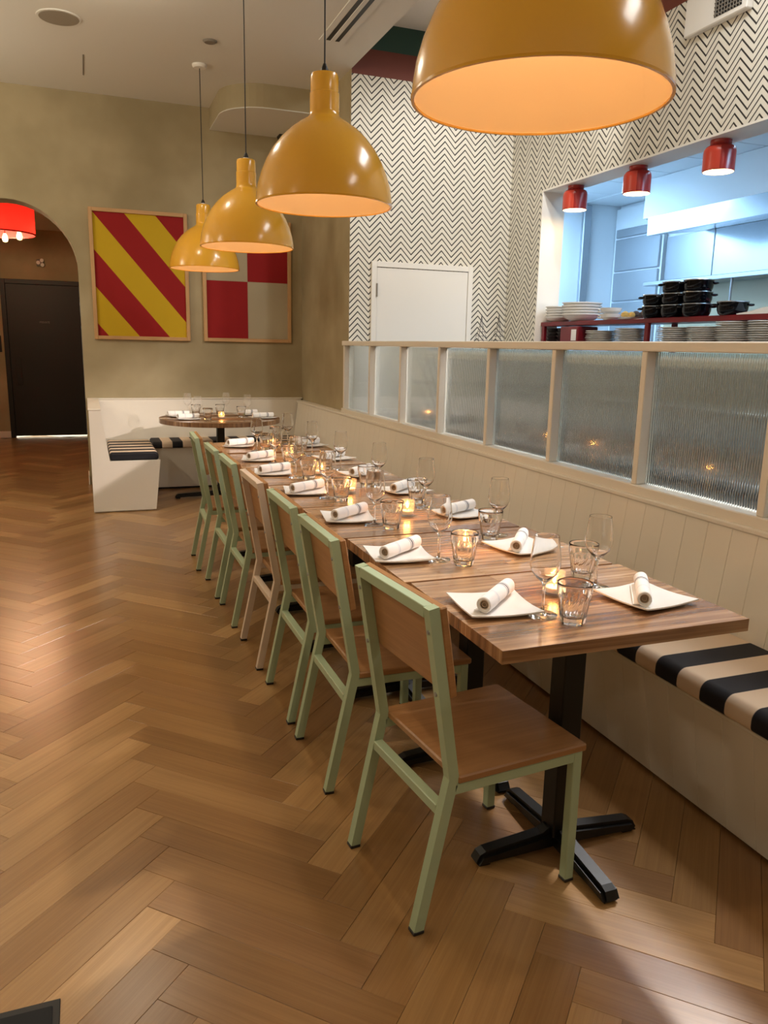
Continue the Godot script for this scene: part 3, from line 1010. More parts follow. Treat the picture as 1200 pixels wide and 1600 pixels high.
# ------------------------------------------------------------------ things on the ceilings
func ceiling_things():
	var sp = thing("ceiling_speaker", "round grey speaker grille in the ceiling above the arch", "speaker", Vector3(-0.046, CEIL, -6.69))
	obj("rim", lathed([Vector2(0, -0.006), Vector2(0.15, -0.006), Vector2(0.155, 0.0), Vector2(0, 0.0)], 40), M.ceiling, sp)
	obj("grille", lathed([Vector2(0, -0.010), Vector2(0.135, -0.009), Vector2(0.14, -0.004), Vector2(0, -0.004)], 40), M.speaker_grey, sp)
	var dt = thing("smoke_detector", "small round cover plate in the ceiling near the farthest pendant", "detector", Vector3(1.03, CEIL, -6.70))
	obj("plate", lathed([Vector2(0, -0.014), Vector2(0.042, -0.014), Vector2(0.055, -0.004), Vector2(0.055, 0), Vector2(0, 0)], 32), M.grey_plastic, dt)
	var vt = thing("slot_diffuser", "white linear air slot with two dark gaps in the ceiling", "vent", Vector3(1.89, CEIL - 0.001, -4.3))
	obj("flange", span(Vector3(-0.10, -0.008, -2.02), Vector3(0.10, 0.0, 2.0), 0.002), M.ceiling, vt)
	for x in [-0.035, 0.035]:
		obj("slot", span(Vector3(x - 0.017, -0.0095, -1.99), Vector3(x + 0.017, -0.006, 1.97)), M.black, vt)
	obj("divider", span(Vector3(-0.017, -0.014, -2.0), Vector3(0.017, -0.006, 1.98), 0.002), M.ceiling, vt)
	tag(obj("access_line", span(Vector3(0.112, CEIL - 0.004, -7.95), Vector3(0.122, CEIL - 0.0005, -7.42), 0.001), M.grey_plastic), "thin dark joint strip in the ceiling left of the pendants", "strip")
	var sm = thing("aisle_detector", "round white detector on the service aisle ceiling by the green band", "detector", Vector3(2.93, 4.10, -6.0))
	obj("dome", lathed([Vector2(0, -0.07), Vector2(0.06, -0.06), Vector2(0.09, -0.03), Vector2(0.12, -0.025), Vector2(0.125, 0), Vector2(0, 0)], 32), M.white, sm)
	for p in SERVICE_PANELS:
		var l = thing("aisle_light", "flat ceiling light panel above the service aisle, %s from the far wall" % ORD[SERVICE_PANELS.find(p)], "light", Vector3(p[0], 4.10, p[1]), 0.0, "service aisle ceiling lights")
		obj("frame", box(Vector3(0, -0.025, 0), Vector3(0.56, 0.05, 1.26), 0.008), M.white, l)
		obj("diffuser", box(Vector3(0, -0.052, 0), Vector3(0.5, 0.012, 1.2), 0.003), M.warm_glow, l)
	var sl = thing("store_light", "ceiling light panel of the store behind the black door", "light", Vector3(-0.5, 2.5, -13.7))
	obj("frame", box(Vector3(0, -0.03, 0), Vector3(0.66, 0.06, 0.66), 0.008), M.white, sl)
	obj("diffuser", box(Vector3(0, -0.062, 0), Vector3(0.6, 0.012, 0.6), 0.003), M.warm_glow, sl)
	for i in GLOBES.size():
		var g: Array = GLOBES[i]
		var l = thing("globe_lamp", "white glass globe lamp hanging left of the tables, %s from the arch" % ORD[i], "lamp", Vector3(g[0], 2.75, g[1]), 0.0, "hanging globe lamps")
		obj("globe", lathed([Vector2(0, -0.11), Vector2(0.045, -0.1), Vector2(0.083, -0.072), Vector2(0.106, -0.03), Vector2(0.11, 0.0), Vector2(0.106, 0.03), Vector2(0.083, 0.072), Vector2(0.045, 0.1), Vector2(0, 0.11)], 32), M.warm_glow, l)
		obj("cap", lathed([Vector2(0, 0.102), Vector2(0.05, 0.100), Vector2(0.05, 0.125), Vector2(0, 0.13)], 24), M.black, l)
		obj("cord", lathed([Vector2(0, 0.12), Vector2(0.004, 0.12), Vector2(0.004, CEIL - 2.75), Vector2(0, CEIL - 2.75)], 8), M.black, l)
		omni(l, Vector3.ZERO, WARM, g[2], 0.1)
	var cg = thing("ceiling_globe", "small glass globe lamp close to the dining room ceiling between arch and table row", "lamp", Vector3(0.10, CEIL, -5.55))
	obj("base", lathed([Vector2(0, -0.03), Vector2(0.05, -0.03), Vector2(0.055, 0.0), Vector2(0, 0.0)], 24), M.white, cg)
	obj("globe", lathed([Vector2(0, -0.15), Vector2(0.03, -0.145), Vector2(0.055, -0.122), Vector2(0.064, -0.09), Vector2(0.055, -0.058), Vector2(0.03, -0.03), Vector2(0, -0.028)], 28), M.warm_glow, cg)
	omni(cg, Vector3(0, -0.09, 0), WARM, 0.6, 0.06)
	for k in PASS_SPOTS.size():
		var sp2 = thing("track_spot", "white spotlight on the kitchen ceiling aimed through the pass", "light", Vector3(4.93, 3.18, PASS_SPOTS[k]))
		obj("stem", span(Vector3(-0.012, 0.0, -0.012), Vector3(0.012, 0.042, 0.012), 0.002), M.white, sp2)
		var hd = obj("head", lathed([Vector2(0, -0.06), Vector2(0.045, -0.06), Vector2(0.05, 0.05), Vector2(0.044, 0.05), Vector2(0, 0.03)], 24), M.white, sp2)
		hd.rotation.z = 2.13
	for k in 2:
		var sp3 = thing("track_spot", "white spotlight on the service aisle ceiling, %s one, aimed at the far wall" % ["left", "right"][k], "light", Vector3(AISLE_SPOTS[k], 4.0, -4.72))
		obj("stem", span(Vector3(-0.012, 0.0, -0.012), Vector3(0.012, 0.099, 0.012), 0.002), M.white, sp3)
		var hd2 = obj("head", lathed([Vector2(0, -0.06), Vector2(0.045, -0.06), Vector2(0.05, 0.04), Vector2(0.044, 0.04), Vector2(0, 0.02)], 24), M.white, sp3)
		hd2.rotation.x = -2.36
	for k in 2:
		var sp4 = thing("track_spot", "white spotlight near the kitchen wall aimed over the partition, %s one" % ["nearer", "farther"][k], "light", Vector3(3.60, 4.0, [-3.18, -5.07][k]))
		obj("stem", span(Vector3(-0.012, 0.0, -0.012), Vector3(0.012, 0.099, 0.012), 0.002), M.white, sp4)
		var hd3 = obj("head", lathed([Vector2(0, -0.06), Vector2(0.045, -0.06), Vector2(0.05, 0.02), Vector2(0.044, 0.02), Vector2(0, 0.0)], 24), M.white, sp4)
		hd3.rotation.z = 2.45
	# red drum lamp in the passage
	var rl = thing("drum_lamp", "red fabric drum ceiling lamp glowing in the passage behind the arch", "lamp", Vector3(-0.86, 2.62, -10.3))
	obj("shade", lathed([Vector2(0.395, 0.0), Vector2(0.40, 0.0), Vector2(0.40, 0.36), Vector2(0.395, 0.36), Vector2(0.395, 0.0)], 48), M.red_fabric, rl)
	obj("rim", lathed([Vector2(0.392, -0.006), Vector2(0.404, -0.006), Vector2(0.404, 0.008), Vector2(0.392, 0.008), Vector2(0.392, -0.006)], 48), M.red_metal, rl)
	obj("stem", lathed([Vector2(0, 0.30), Vector2(0.02, 0.30), Vector2(0.02, 0.36), Vector2(0.06, 0.37), Vector2(0.06, 0.38), Vector2(0, 0.38)], 20), M.red_metal, rl)
	for k in 4:
		var a := TAU * k / 4.0 + 0.25
		var at := Vector3(cos(a) * 0.24, -0.02, sin(a) * 0.24)
		var b = obj("bulb", lathed([Vector2(0, -0.05), Vector2(0.025, -0.04), Vector2(0.034, -0.01), Vector2(0.025, 0.03), Vector2(0.014, 0.05), Vector2(0, 0.05)], 16, at), M.bulb, rl)
		var arm := mb()
		tube(arm, [Vector3(0, 0.31, 0), Vector3(at.x, 0.25, at.z), at + Vector3(0, 0.05, 0)], 0.008, 8)
		obj("arm", arm, M.red_metal, rl)
		omni(rl, at, Color(1.0, 0.84, 0.66), 0.30, 0.03)

# ------------------------------------------------------------------ yellow pendants
func pendants():
	var data := [[-1.736, 2.019, "nearest and largest-looking mustard yellow dome pendant over the long table"], [-3.529, 2.053, "second nearest mustard yellow dome pendant over the long table"], [-5.31, 2.062, "third nearest mustard yellow dome pendant, in front of the flag pictures"], [-7.27, 2.086, "farthest mustard yellow dome pendant, hanging from a white ceiling rose"]]
	for d in data:
		var p = thing("pendant_lamp", d[2], "lamp", Vector3(1.026, d[1], d[0]), 0.0, "yellow pendants over the long table")
		var out := [Vector2(0.296, 0.0), Vector2(0.300, 0.004), Vector2(0.298, 0.03), Vector2(0.291, 0.075), Vector2(0.276, 0.125), Vector2(0.255, 0.175), Vector2(0.226, 0.225), Vector2(0.190, 0.27), Vector2(0.150, 0.308), Vector2(0.110, 0.336), Vector2(0.080, 0.353), Vector2(0.066, 0.366), Vector2(0.0635, 0.385)]
		var neck := [Vector2(0.0635, 0.385), Vector2(0.0635, 0.455), Vector2(0.0605, 0.458), Vector2(0.0605, 0.52), Vector2(0.056, 0.532), Vector2(0.02, 0.536)]
		var full := out + neck.slice(1)
		obj("shade", lathed(full, 64, Vector3.ZERO, 40.0), M.yellow, p)
		var inn := []
		for v in full:
			inn.push_front(Vector2(maxf(v.x - 0.003, 0.0), v.y - 0.002 if v.y > 0.3 else v.y + 0.001))
		obj("shade_lining", lathed(inn, 64, Vector3.ZERO, 40.0), M.shade_inner, p)
		obj("rim", lathed([Vector2(0.2935, -0.002), Vector2(0.3005, -0.002), Vector2(0.3015, 0.003), Vector2(0.2935, 0.003), Vector2(0.2935, -0.002)], 64), M.yellow, p)
		obj("collar", lathed([Vector2(0, 0.534), Vector2(0.018, 0.534), Vector2(0.018, 0.544), Vector2(0, 0.544)], 20), M.white, p)
		obj("cord_grip", lathed([Vector2(0, 0.544), Vector2(0.016, 0.544), Vector2(0.015, 0.556), Vector2(0.006, 0.575), Vector2(0, 0.577)], 20), M.black, p)
		var top: float = CEIL - d[1]
		obj("cord", lathed([Vector2(0, 0.57), Vector2(0.0035, 0.57), Vector2(0.0035, top - 0.02), Vector2(0, top - 0.02)], 8), M.black, p)
		obj("ceiling_rose", lathed([Vector2(0, top - 0.03), Vector2(0.05, top - 0.027), Vector2(0.062, top - 0.014), Vector2(0.062, top - 0.0005), Vector2(0, top - 0.0005)], 32), M.white, p)
		obj("socket", lathed([Vector2(0, 0.36), Vector2(0.022, 0.36), Vector2(0.022, 0.45), Vector2(0, 0.45)], 20), M.white, p)
		obj("bulb", lathed([Vector2(0, 0.245), Vector2(0.022, 0.252), Vector2(0.032, 0.275), Vector2(0.028, 0.31), Vector2(0.014, 0.345), Vector2(0.013, 0.36), Vector2(0, 0.36)], 24), M.bulb, p)
		omni(p, Vector3(0, 0.285, 0), Color(1.0, 0.86, 0.70), 0.050, 0.03)
		spot(p, Vector3(0, 0.24, 0), Vector3(0, -1, 0), Color(1.0, 0.93, 0.81), 0.35, 42.0, 0.03)

# ------------------------------------------------------------------ tables and chairs
const TABLES := [[-1.485, 0.862, 0.0], [-2.050, 0.848, 0.0], [-2.615, 0.828, 0.0], [-3.178, 0.800, 0.0], [-3.752, 0.802, 0.0], [-4.334, 0.790, 0.0], [-4.955, 0.786, 0.0]]
const TW := 0.735
const TD := 0.552
const TH := 0.77

func pedestal(parent, x, z, arm, h):
	obj("column", span(Vector3(x - 0.035, 0.05, z - 0.035), Vector3(x + 0.035, h, z + 0.035), 0.004), M.iron, parent)
	for k in 4:
		var st := mb()
		# arm seen from its side: high at the column, sloping to a foot
		var side := pv([[0.0, 0.022], [arm - 0.05, 0.016], [arm - 0.045, 0.0], [arm - 0.012, 0.0], [arm, 0.014], [arm - 0.012, 0.036], [arm - 0.03, 0.044], [0.06, 0.062], [0.04, 0.075], [0.0, 0.078]])
		prism(st, side, 0.034, Vector3(0, 0, -0.017))
		prism(st, pv([[0.0, 0.020], [arm - 0.05, 0.014], [arm - 0.006, 0.010], [arm - 0.02, 0.030], [0.05, 0.050], [0.0, 0.060]]), 0.054, Vector3(0, 0, -0.027))
		var o = obj("foot", st, M.iron, parent)
		o.position = Vector3(x, 0.001, z)
		o.rotation.y = PI / 2 * k

func tables_and_chairs():
	for i in TABLES.size():
		var t: Array = TABLES[i]
		var w := TW
		var where = "frontmost" if i == 0 else ("farthest" if i == 6 else ORD[i] + " from the front")
		var n = thing("dining_table", "square wooden pedestal table, %s in the long row" % where, "table", Vector3(t[1] + w / 2, 0, t[0] - TD / 2), 0.0, "wooden tables in the long row")
		var top := Node3D.new()
		top.name = "tabletop"
		n.add_child(top, true)
		var z := -TD / 2
		var last := -1
		while z < TD / 2 - 0.004:
			var d := rng.randf_range(0.05, 0.085)
			if TD / 2 - (z + d) < 0.04: d = TD / 2 - z
			var m = rng.randi() % M.stave.size()
			if m == last: m = (m + 1) % M.stave.size()
			last = m
			# each strip is one or two lengths of wood
			var cut := rng.randf_range(-0.2, 0.2)
			var ends := [-w / 2, w / 2] if rng.randf() < 0.45 else [-w / 2, cut, w / 2]
			for e in ends.size() - 1:
				var mm = m if e == 0 else (m + 2) % M.stave.size()
				obj("stave", span(Vector3(ends[e] + 0.00012, TH - 0.034, z + 0.00012), Vector3(ends[e + 1] - 0.00012, TH, z + d - 0.00012), 0.0006, 0, Vector2(rng.randf() * 3.0, rng.randf() * 3.0)), M.stave[mm], top)
			z += d
		obj("top_plate", span(Vector3(-0.17, TH - 0.05, -0.17), Vector3(0.19, TH - 0.0345, 0.17), 0.003), M.iron, n)
		pedestal(n, 0.01, 0.0, 0.275, TH - 0.05)
	# round table at the back
	var r = thing("round_table", "round wooden pedestal table set for four by the back banquette", "table", Vector3(1.165, 0, -7.50))
	var R := 0.56
	var tp := Node3D.new()
	tp.name = "tabletop"
	r.add_child(tp, true)
	var circ := PackedVector2Array()
	for k in 72: circ.append(Vector2(cos(TAU * k / 72), sin(TAU * k / 72)) * R)
	for k in 9:
		var a := -R + 2 * R * k / 9.0
		var strip := pv([[-1, a + 0.0002], [1, a + 0.0002], [1, a + 2 * R / 9.0 - 0.0002], [-1, a + 2 * R / 9.0 - 0.0002]])
		for piece in Geometry2D.intersect_polygons(circ, strip):
			if Geometry2D.is_polygon_clockwise(piece): piece.reverse()
			var st := mb()
			prism(st, piece, 0.04, Vector3(0, 0.72, 0), Basis(Vector3(1, 0, 0), Vector3(0, 0, -1), Vector3(0, 1, 0)))
			obj("stave", st, [M.round_wood, M.stave[1], M.round_wood][k % 3], tp)
	obj("top_plate", span(Vector3(-0.2, 0.705, -0.2), Vector3(0.2, 0.7195, 0.2), 0.003), M.iron, r)
	pedestal(r, 0.0, 0.0, 0.44, 0.706)
	# chairs
	var green = make_chair("dining_chair", M.mint)
	var pink = null
	var spots := [[0.687, -1.763, 0.103, "frontmost mint green metal chair with wooden seat and back"], [0.677, -2.443, 0.0, "second chair from the front, mint green with wooden seat"], [0.676, -2.957, 0.0, "third chair from the front, mint green with wooden seat"], [0.665, -3.505, 0.0, "blush pink metal chair with wooden back, fourth in the row"], [0.652, -4.08, 0.0, "mint green chair just beyond the blush pink chair"], [0.643, -4.585, 0.0, "second mint green chair beyond the blush pink chair"], [0.623, -5.195, -0.04, "farthest mint green metal chair at the long table"]]
	for i in spots.size():
		var s: Array = spots[i]
		var c
		if i == 0: c = green
		elif i == 3:
			c = make_chair("dining_chair", M.blush)
		else:
			c = green.duplicate()
			c.name = numbered("dining_chair")
			add_child(c, true)
		tag(c, s[3], "chair", "chairs along the long table")
		var bs := Basis(Vector3.UP, s[2])
		c.basis = bs
		c.position = Vector3(s[0], 0, s[1]) + bs * Vector3(0.235, 0, 0)

func make_chair(called, paint):
	var t := Node3D.new()
	t.name = numbered(called)
	add_child(t, true)
	var o := -0.235         # rear feet are at x = o
	var tw := 0.028
	var hw := 0.1925        # half distance between the rear posts
	for s in [-1, 1]:
		var post := offset_line([Vector2(o, 0.008), Vector2(o + 0.086, 0.412), Vector2(o + 0.012, 0.862)], tw)
		var st := mb()
		prism(st, post, tw, Vector3(0, 0, s * hw - tw / 2))
		var leg = obj("rear_leg", st, paint, t)
		obj("foot_cap", box(Vector3(o, 0.005, s * hw), Vector3(tw + 0.003, 0.010, tw + 0.003), 0.002), M.black, leg)
		var fl = obj("front_leg", span(Vector3(o + 0.464, 0.008, s * hw - tw / 2), Vector3(o + 0.464 + tw, 0.395, s * hw + tw / 2), 0.002), paint, t)
		obj("foot_cap", box(Vector3(o + 0.478, 0.005, s * hw), Vector3(tw + 0.003, 0.010, tw + 0.003), 0.002), M.black, fl)
		obj("side_rail", span(Vector3(o + 0.09, 0.367, s * hw - tw / 2), Vector3(o + 0.464, 0.395, s * hw + tw / 2), 0.002), paint, t)
		for y in [0.64, 0.80]:
			var sc := mb()
			lathe(sc, [Vector2(0, 0), Vector2(0.006, 0), Vector2(0.005, 0.003), Vector2(0, 0.004)], 12)
			var b = obj("screw", sc, M.steel_dull, t)
			b.rotation.z = PI / 2
			var bx0 = o + 0.086 + (0.012 - 0.086) * (y - 0.412) / 0.45
			b.position = Vector3(bx0 - tw / 2, y, s * (hw - 0.002))
	obj("front_rail", span(Vector3(o + 0.464, 0.367, -hw + tw / 2), Vector3(o + 0.464 + tw, 0.395, hw - tw / 2), 0.002), paint, t)
	var sx := o + 0.086 * 0.32 / 0.412
	obj("stretcher", span(Vector3(sx - tw / 2, 0.306, -hw + tw / 2), Vector3(sx + tw / 2, 0.334, hw - tw / 2), 0.002), paint, t)
	obj("top_rail", span(Vector3(o + 0.014 - tw / 2, 0.833, -hw + tw / 2), Vector3(o + 0.014 + tw / 2, 0.8615, hw - tw / 2), 0.0015), paint, t)
	obj("seat", span(Vector3(o + 0.098, 0.3955, -hw - 0.018), Vector3(o + 0.502, 0.417, hw + 0.018), 0.004, 0, Vector2(0.2, 0.3)), M.seat_wood, t)
	# back board against the front of the posts, leaning with them
	var d := Vector3(0.012 - 0.086, 0.45, 0).normalized()
	var bs := Basis(Vector3(d.y, -d.x, 0), d, Vector3(0, 0, 1))
	var mid := Vector3(o + 0.086, 0.412, 0) + d * 0.335
	var st := mb()
	bx(st, mid + bs * Vector3(tw / 2 + 0.0105, 0, 0), Vector3(0.02, 0.235, 2 * hw + tw + 0.004), 0.003, bs, 2, Vector2(0.4, 0.1))
	obj("back_board", st, M.seat_wood, t)
	return t

# ------------------------------------------------------------------ place settings
func plate_mesh() -> ArrayMesh:
	var st := mb()
	var n := 14
	var half := 0.10
	var top := func(i, j):
		var u: float = 2.0 * i / n - 1.0
		var v: float = 2.0 * j / n - 1.0
		var m := maxf(absf(u), absf(v))
		var corner := absf(u * v)
		var pinch := 1.0 - 0.03 * (1.0 - pow(minf(absf(u), absf(v)) / maxf(m, 1e-3), 2.0)) * m
		return Vector3(u * half * pinch, 0.008 + 0.004 * pow(m, 4.0) + 0.006 * pow(corner, 1.8), v * half * pinch)
	st.set_smooth_group(1)
	for i in n:
		for j in n:
			var a: Vector3 = top.call(i, j)
			var b: Vector3 = top.call(i, j + 1)
			var c: Vector3 = top.call(i + 1, j + 1)
			var d: Vector3 = top.call(i + 1, j)
			quad(st, a, b, c, d)
			var dn := Vector3(0, -0.004, 0)
			st.set_smooth_group(2)
			quad(st, d + dn, c + dn, b + dn, a + dn)
			st.set_smooth_group(1)
	st.set_smooth_group(3)
	var rim := []
	for k in n: rim.append(top.call(k, n))
	for k in n: rim.append(top.call(n, n - k))
	for k in n: rim.append(top.call(n - k, 0))
	for k in n: rim.append(top.call(0, k))
	for k in rim.size():
		var a: Vector3 = rim[k]
		var b: Vector3 = rim[(k + 1) % rim.size()]
		quad(st, a + Vector3(0, -0.004, 0), b + Vector3(0, -0.004, 0), b, a)
	return done(st)

func make_plate():
	var p := Node3D.new()
	p.name = numbered("dinner_plate")
	add_child(p, true)
	obj("dish", plate_mesh(), M.porcelain, p)
	obj("foot_ring", lathed([Vector2(0.040, 0.0), Vector2(0.045, 0.0), Vector2(0.047, 0.006), Vector2(0.040, 0.006), Vector2(0.040, 0.0)], 32), M.porcelain, p)
	tag(p, "", "plate", "square white plates on the tables")
	return p

func make_napkin():
	var p := Node3D.new()
	p.name = numbered("rolled_napkin")
	add_child(p, true)
	tag(p, "", "napkin", "rolled striped napkins on plates")
	# roll lies along x with its base at y = 0; built upright and turned
	var L := 0.205
	var r := 0.0205
	var st := mb()
	var prof := [Vector2(0.012, 0.006), Vector2(0.0175, 0.003), Vector2(0.0185, 0.0), Vector2(r, 0.003), Vector2(r * 1.02, L * 0.2), Vector2(r * 0.97, L * 0.45), Vector2(r * 1.0, L * 0.7), Vector2(r * 0.99, L - 0.004), Vector2(0.0185, L), Vector2(0.0175, L - 0.003), Vector2(0.012, L - 0.006)]
	st.set_smooth_group(0)
	var seg := 28
	var pt := func(i, k):
		var q: Vector2 = prof[i]
		var a = TAU * k / seg
		var rr: float = q.x * (1.0 + 0.05 * cos(2.0 * a + 0.6) + 0.03 * sin(3.0 * a + q.y * 30.0))
		return Vector3(q.y - L / 2, r + rr * cos(a), rr * sin(a))
	for i in prof.size() - 1:
		st.set_smooth_group(0 if i > 2 and i < 7 else 2 + i)
		for k in seg:
			var u0 := Vector2(0, prof[i].y / L)
			var u1 := Vector2(0, prof[i + 1].y / L)
			quad(st, pt.call(i, k), pt.call(i, k + 1), pt.call(i + 1, k + 1), pt.call(i + 1, k), u0, u0, u1, u1)
	obj("roll", flipped_ok(st), M.napkin, p)
	# inner coils show at the ends
	var coil := mb()
	for e in [0.0065, L - 0.0065]:
		for q in [[0.0125, 0.0095], [0.0075, 0.0045]]:
			tube(coil, circle_pts(Vector3(e - L / 2, r, 0), (q[0] + q[1]) * 0.5), (q[0] - q[1]) * 0.5, 8)
	obj("inner_fold", coil, M.napkin_core, p)
	var core := mb()
	bspan(core, Vector3(-L / 2 + 0.012, r - 0.011, -0.011), Vector3(L / 2 - 0.012, r + 0.011, 0.011), 0.004)
	obj("cutlery_core", core, M.napkin_core, p)
	# loose edge of the cloth along the roll
	var flap := mb()
	bx(flap, Vector3(0, 0.0035, -0.018), Vector3(L * 0.94, 0.003, 0.020), 0.001, Basis(Vector3.RIGHT, -0.18))
	obj("loose_edge", flap, M.paper, p)
	return p

func flipped_ok(st): return st

func circle_pts(c: Vector3, r: float) -> Array:
	var pts := []
	for k in 17: pts.append(c + Vector3(0, cos(TAU * k / 16.0) * r, sin(TAU * k / 16.0) * r))
	return pts

func make_wine_glass():
	var p := Node3D.new()
	p.name = numbered("wine_glass")
	add_child(p, true)
	tag(p, "", "glass", "stemmed wine glasses on the tables")
	var out := [Vector2(0, 0.0), Vector2(0.038, 0.0), Vector2(0.039, 0.0018), Vector2(0.030, 0.0035), Vector2(0.010, 0.0065), Vector2(0.0045, 0.012), Vector2(0.0038, 0.03), Vector2(0.0036, 0.065), Vector2(0.0045, 0.082), Vector2(0.009, 0.090), Vector2(0.020, 0.100), Vector2(0.032, 0.114), Vector2(0.0388, 0.131), Vector2(0.0402, 0.142), Vector2(0.039, 0.160), Vector2(0.0358, 0.185), Vector2(0.0321, 0.2125), Vector2(0.0319, 0.2138), Vector2(0.0316, 0.2143)]
	var inn := [Vector2(0.0312, 0.2143), Vector2(0.0310, 0.2138), Vector2(0.0311, 0.2125), Vector2(0.0349, 0.185), Vector2(0.0381, 0.160), Vector2(0.0393, 0.142), Vector2(0.0379, 0.131), Vector2(0.0312, 0.1148), Vector2(0.019, 0.1025), Vector2(0.008, 0.0955), Vector2(0, 0.094)]
	obj("bowl", lathed(out + inn, 48, Vector3.ZERO, 80.0), M.glass, p)
	return p

func make_tumbler():
	var p := Node3D.new()
	p.name = numbered("tumbler")
	add_child(p, true)
	tag(p, "", "glass", "faceted tumblers on the tables")
	var prof := []      # r, y, share of facets
	for q in [[0.0, 0.003, 0], [0.018, 0.002, 0], [0.026, 0.0, 0], [0.0295, 0.0, 1], [0.0315, 0.004, 1], [0.0335, 0.018, 1], [0.0375, 0.045, 1], [0.0415, 0.068, 1], [0.0435, 0.078, 0.3], [0.0445, 0.086, 0], [0.0452, 0.104, 0], [0.0450, 0.1065, 0], [0.0438, 0.1075, 0], [0.0428, 0.1065, 0], [0.0425, 0.1, 0], [0.0415, 0.084, 0], [0.038, 0.065, 0.15], [0.034, 0.045, 0.25], [0.030, 0.025, 0.25], [0.027, 0.0175, 0.1], [0.015, 0.0155, 0], [0.0, 0.015, 0]]:
		prof.append(q)
	var st := mb()
	var per := 6
	var sides := 10
	var seg := per * sides
	var pt := func(i, k):
		var q: Array = prof[i]
		var a = TAU * k / seg
		var step := TAU / sides
		var loc := fposmod(a, step) - step / 2
		var f: float = cos(step / 2) / cos(loc) * 1.0
		var r: float = q[0] * lerpf(1.0, f, q[2])
		return Vector3(r * cos(a), q[1], r * sin(a))
	for i in prof.size() - 1:
		for k in seg:
			var side := k / per
			st.set_smooth_group((2 + side) if i >= 3 and i < 7 else 1)
			var a: Vector3 = pt.call(i, k + 1)
			var b: Vector3 = pt.call(i, k)
			var c: Vector3 = pt.call(i + 1, k)
			var d: Vector3 = pt.call(i + 1, k + 1)
			if prof[i][0] == 0.0: tri(st, b, c, d)
			elif prof[i + 1][0] == 0.0: tri(st, a, b, c)
			else: quad(st, a, b, c, d)
	obj("body", st, M.glass, p)
	return p

func make_candle():
	var p := Node3D.new()
	p.name = numbered("votive_candle")
	add_child(p, true)
	tag(p, "", "candle", "lit votive candles on the tables")
	obj("holder", lathed([Vector2(0, 0.0), Vector2(0.026, 0.0), Vector2(0.028, 0.003), Vector2(0.031, 0.066), Vector2(0.030, 0.067), Vector2(0.029, 0.066), Vector2(0.0262, 0.008), Vector2(0, 0.007)], 32), M.thin_glass, p)
	obj("wax", lathed([Vector2(0, 0.0085), Vector2(0.0245, 0.0085), Vector2(0.0252, 0.022), Vector2(0.022, 0.024), Vector2(0, 0.023)], 28), M.wax, p)
	obj("wick", lathed([Vector2(0, 0.022), Vector2(0.001, 0.022), Vector2(0.001, 0.034), Vector2(0, 0.034)], 6), M.black, p)
	obj("flame", lathed([Vector2(0, 0.031), Vector2(0.004, 0.035), Vector2(0.0055, 0.042), Vector2(0.004, 0.053), Vector2(0.0015, 0.063), Vector2(0, 0.067)], 14), M.flame, p)
	omni(p, Vector3(0, 0.045, 0), Color(1.0, 0.62, 0.28), 0.018, 0.006)
	return p

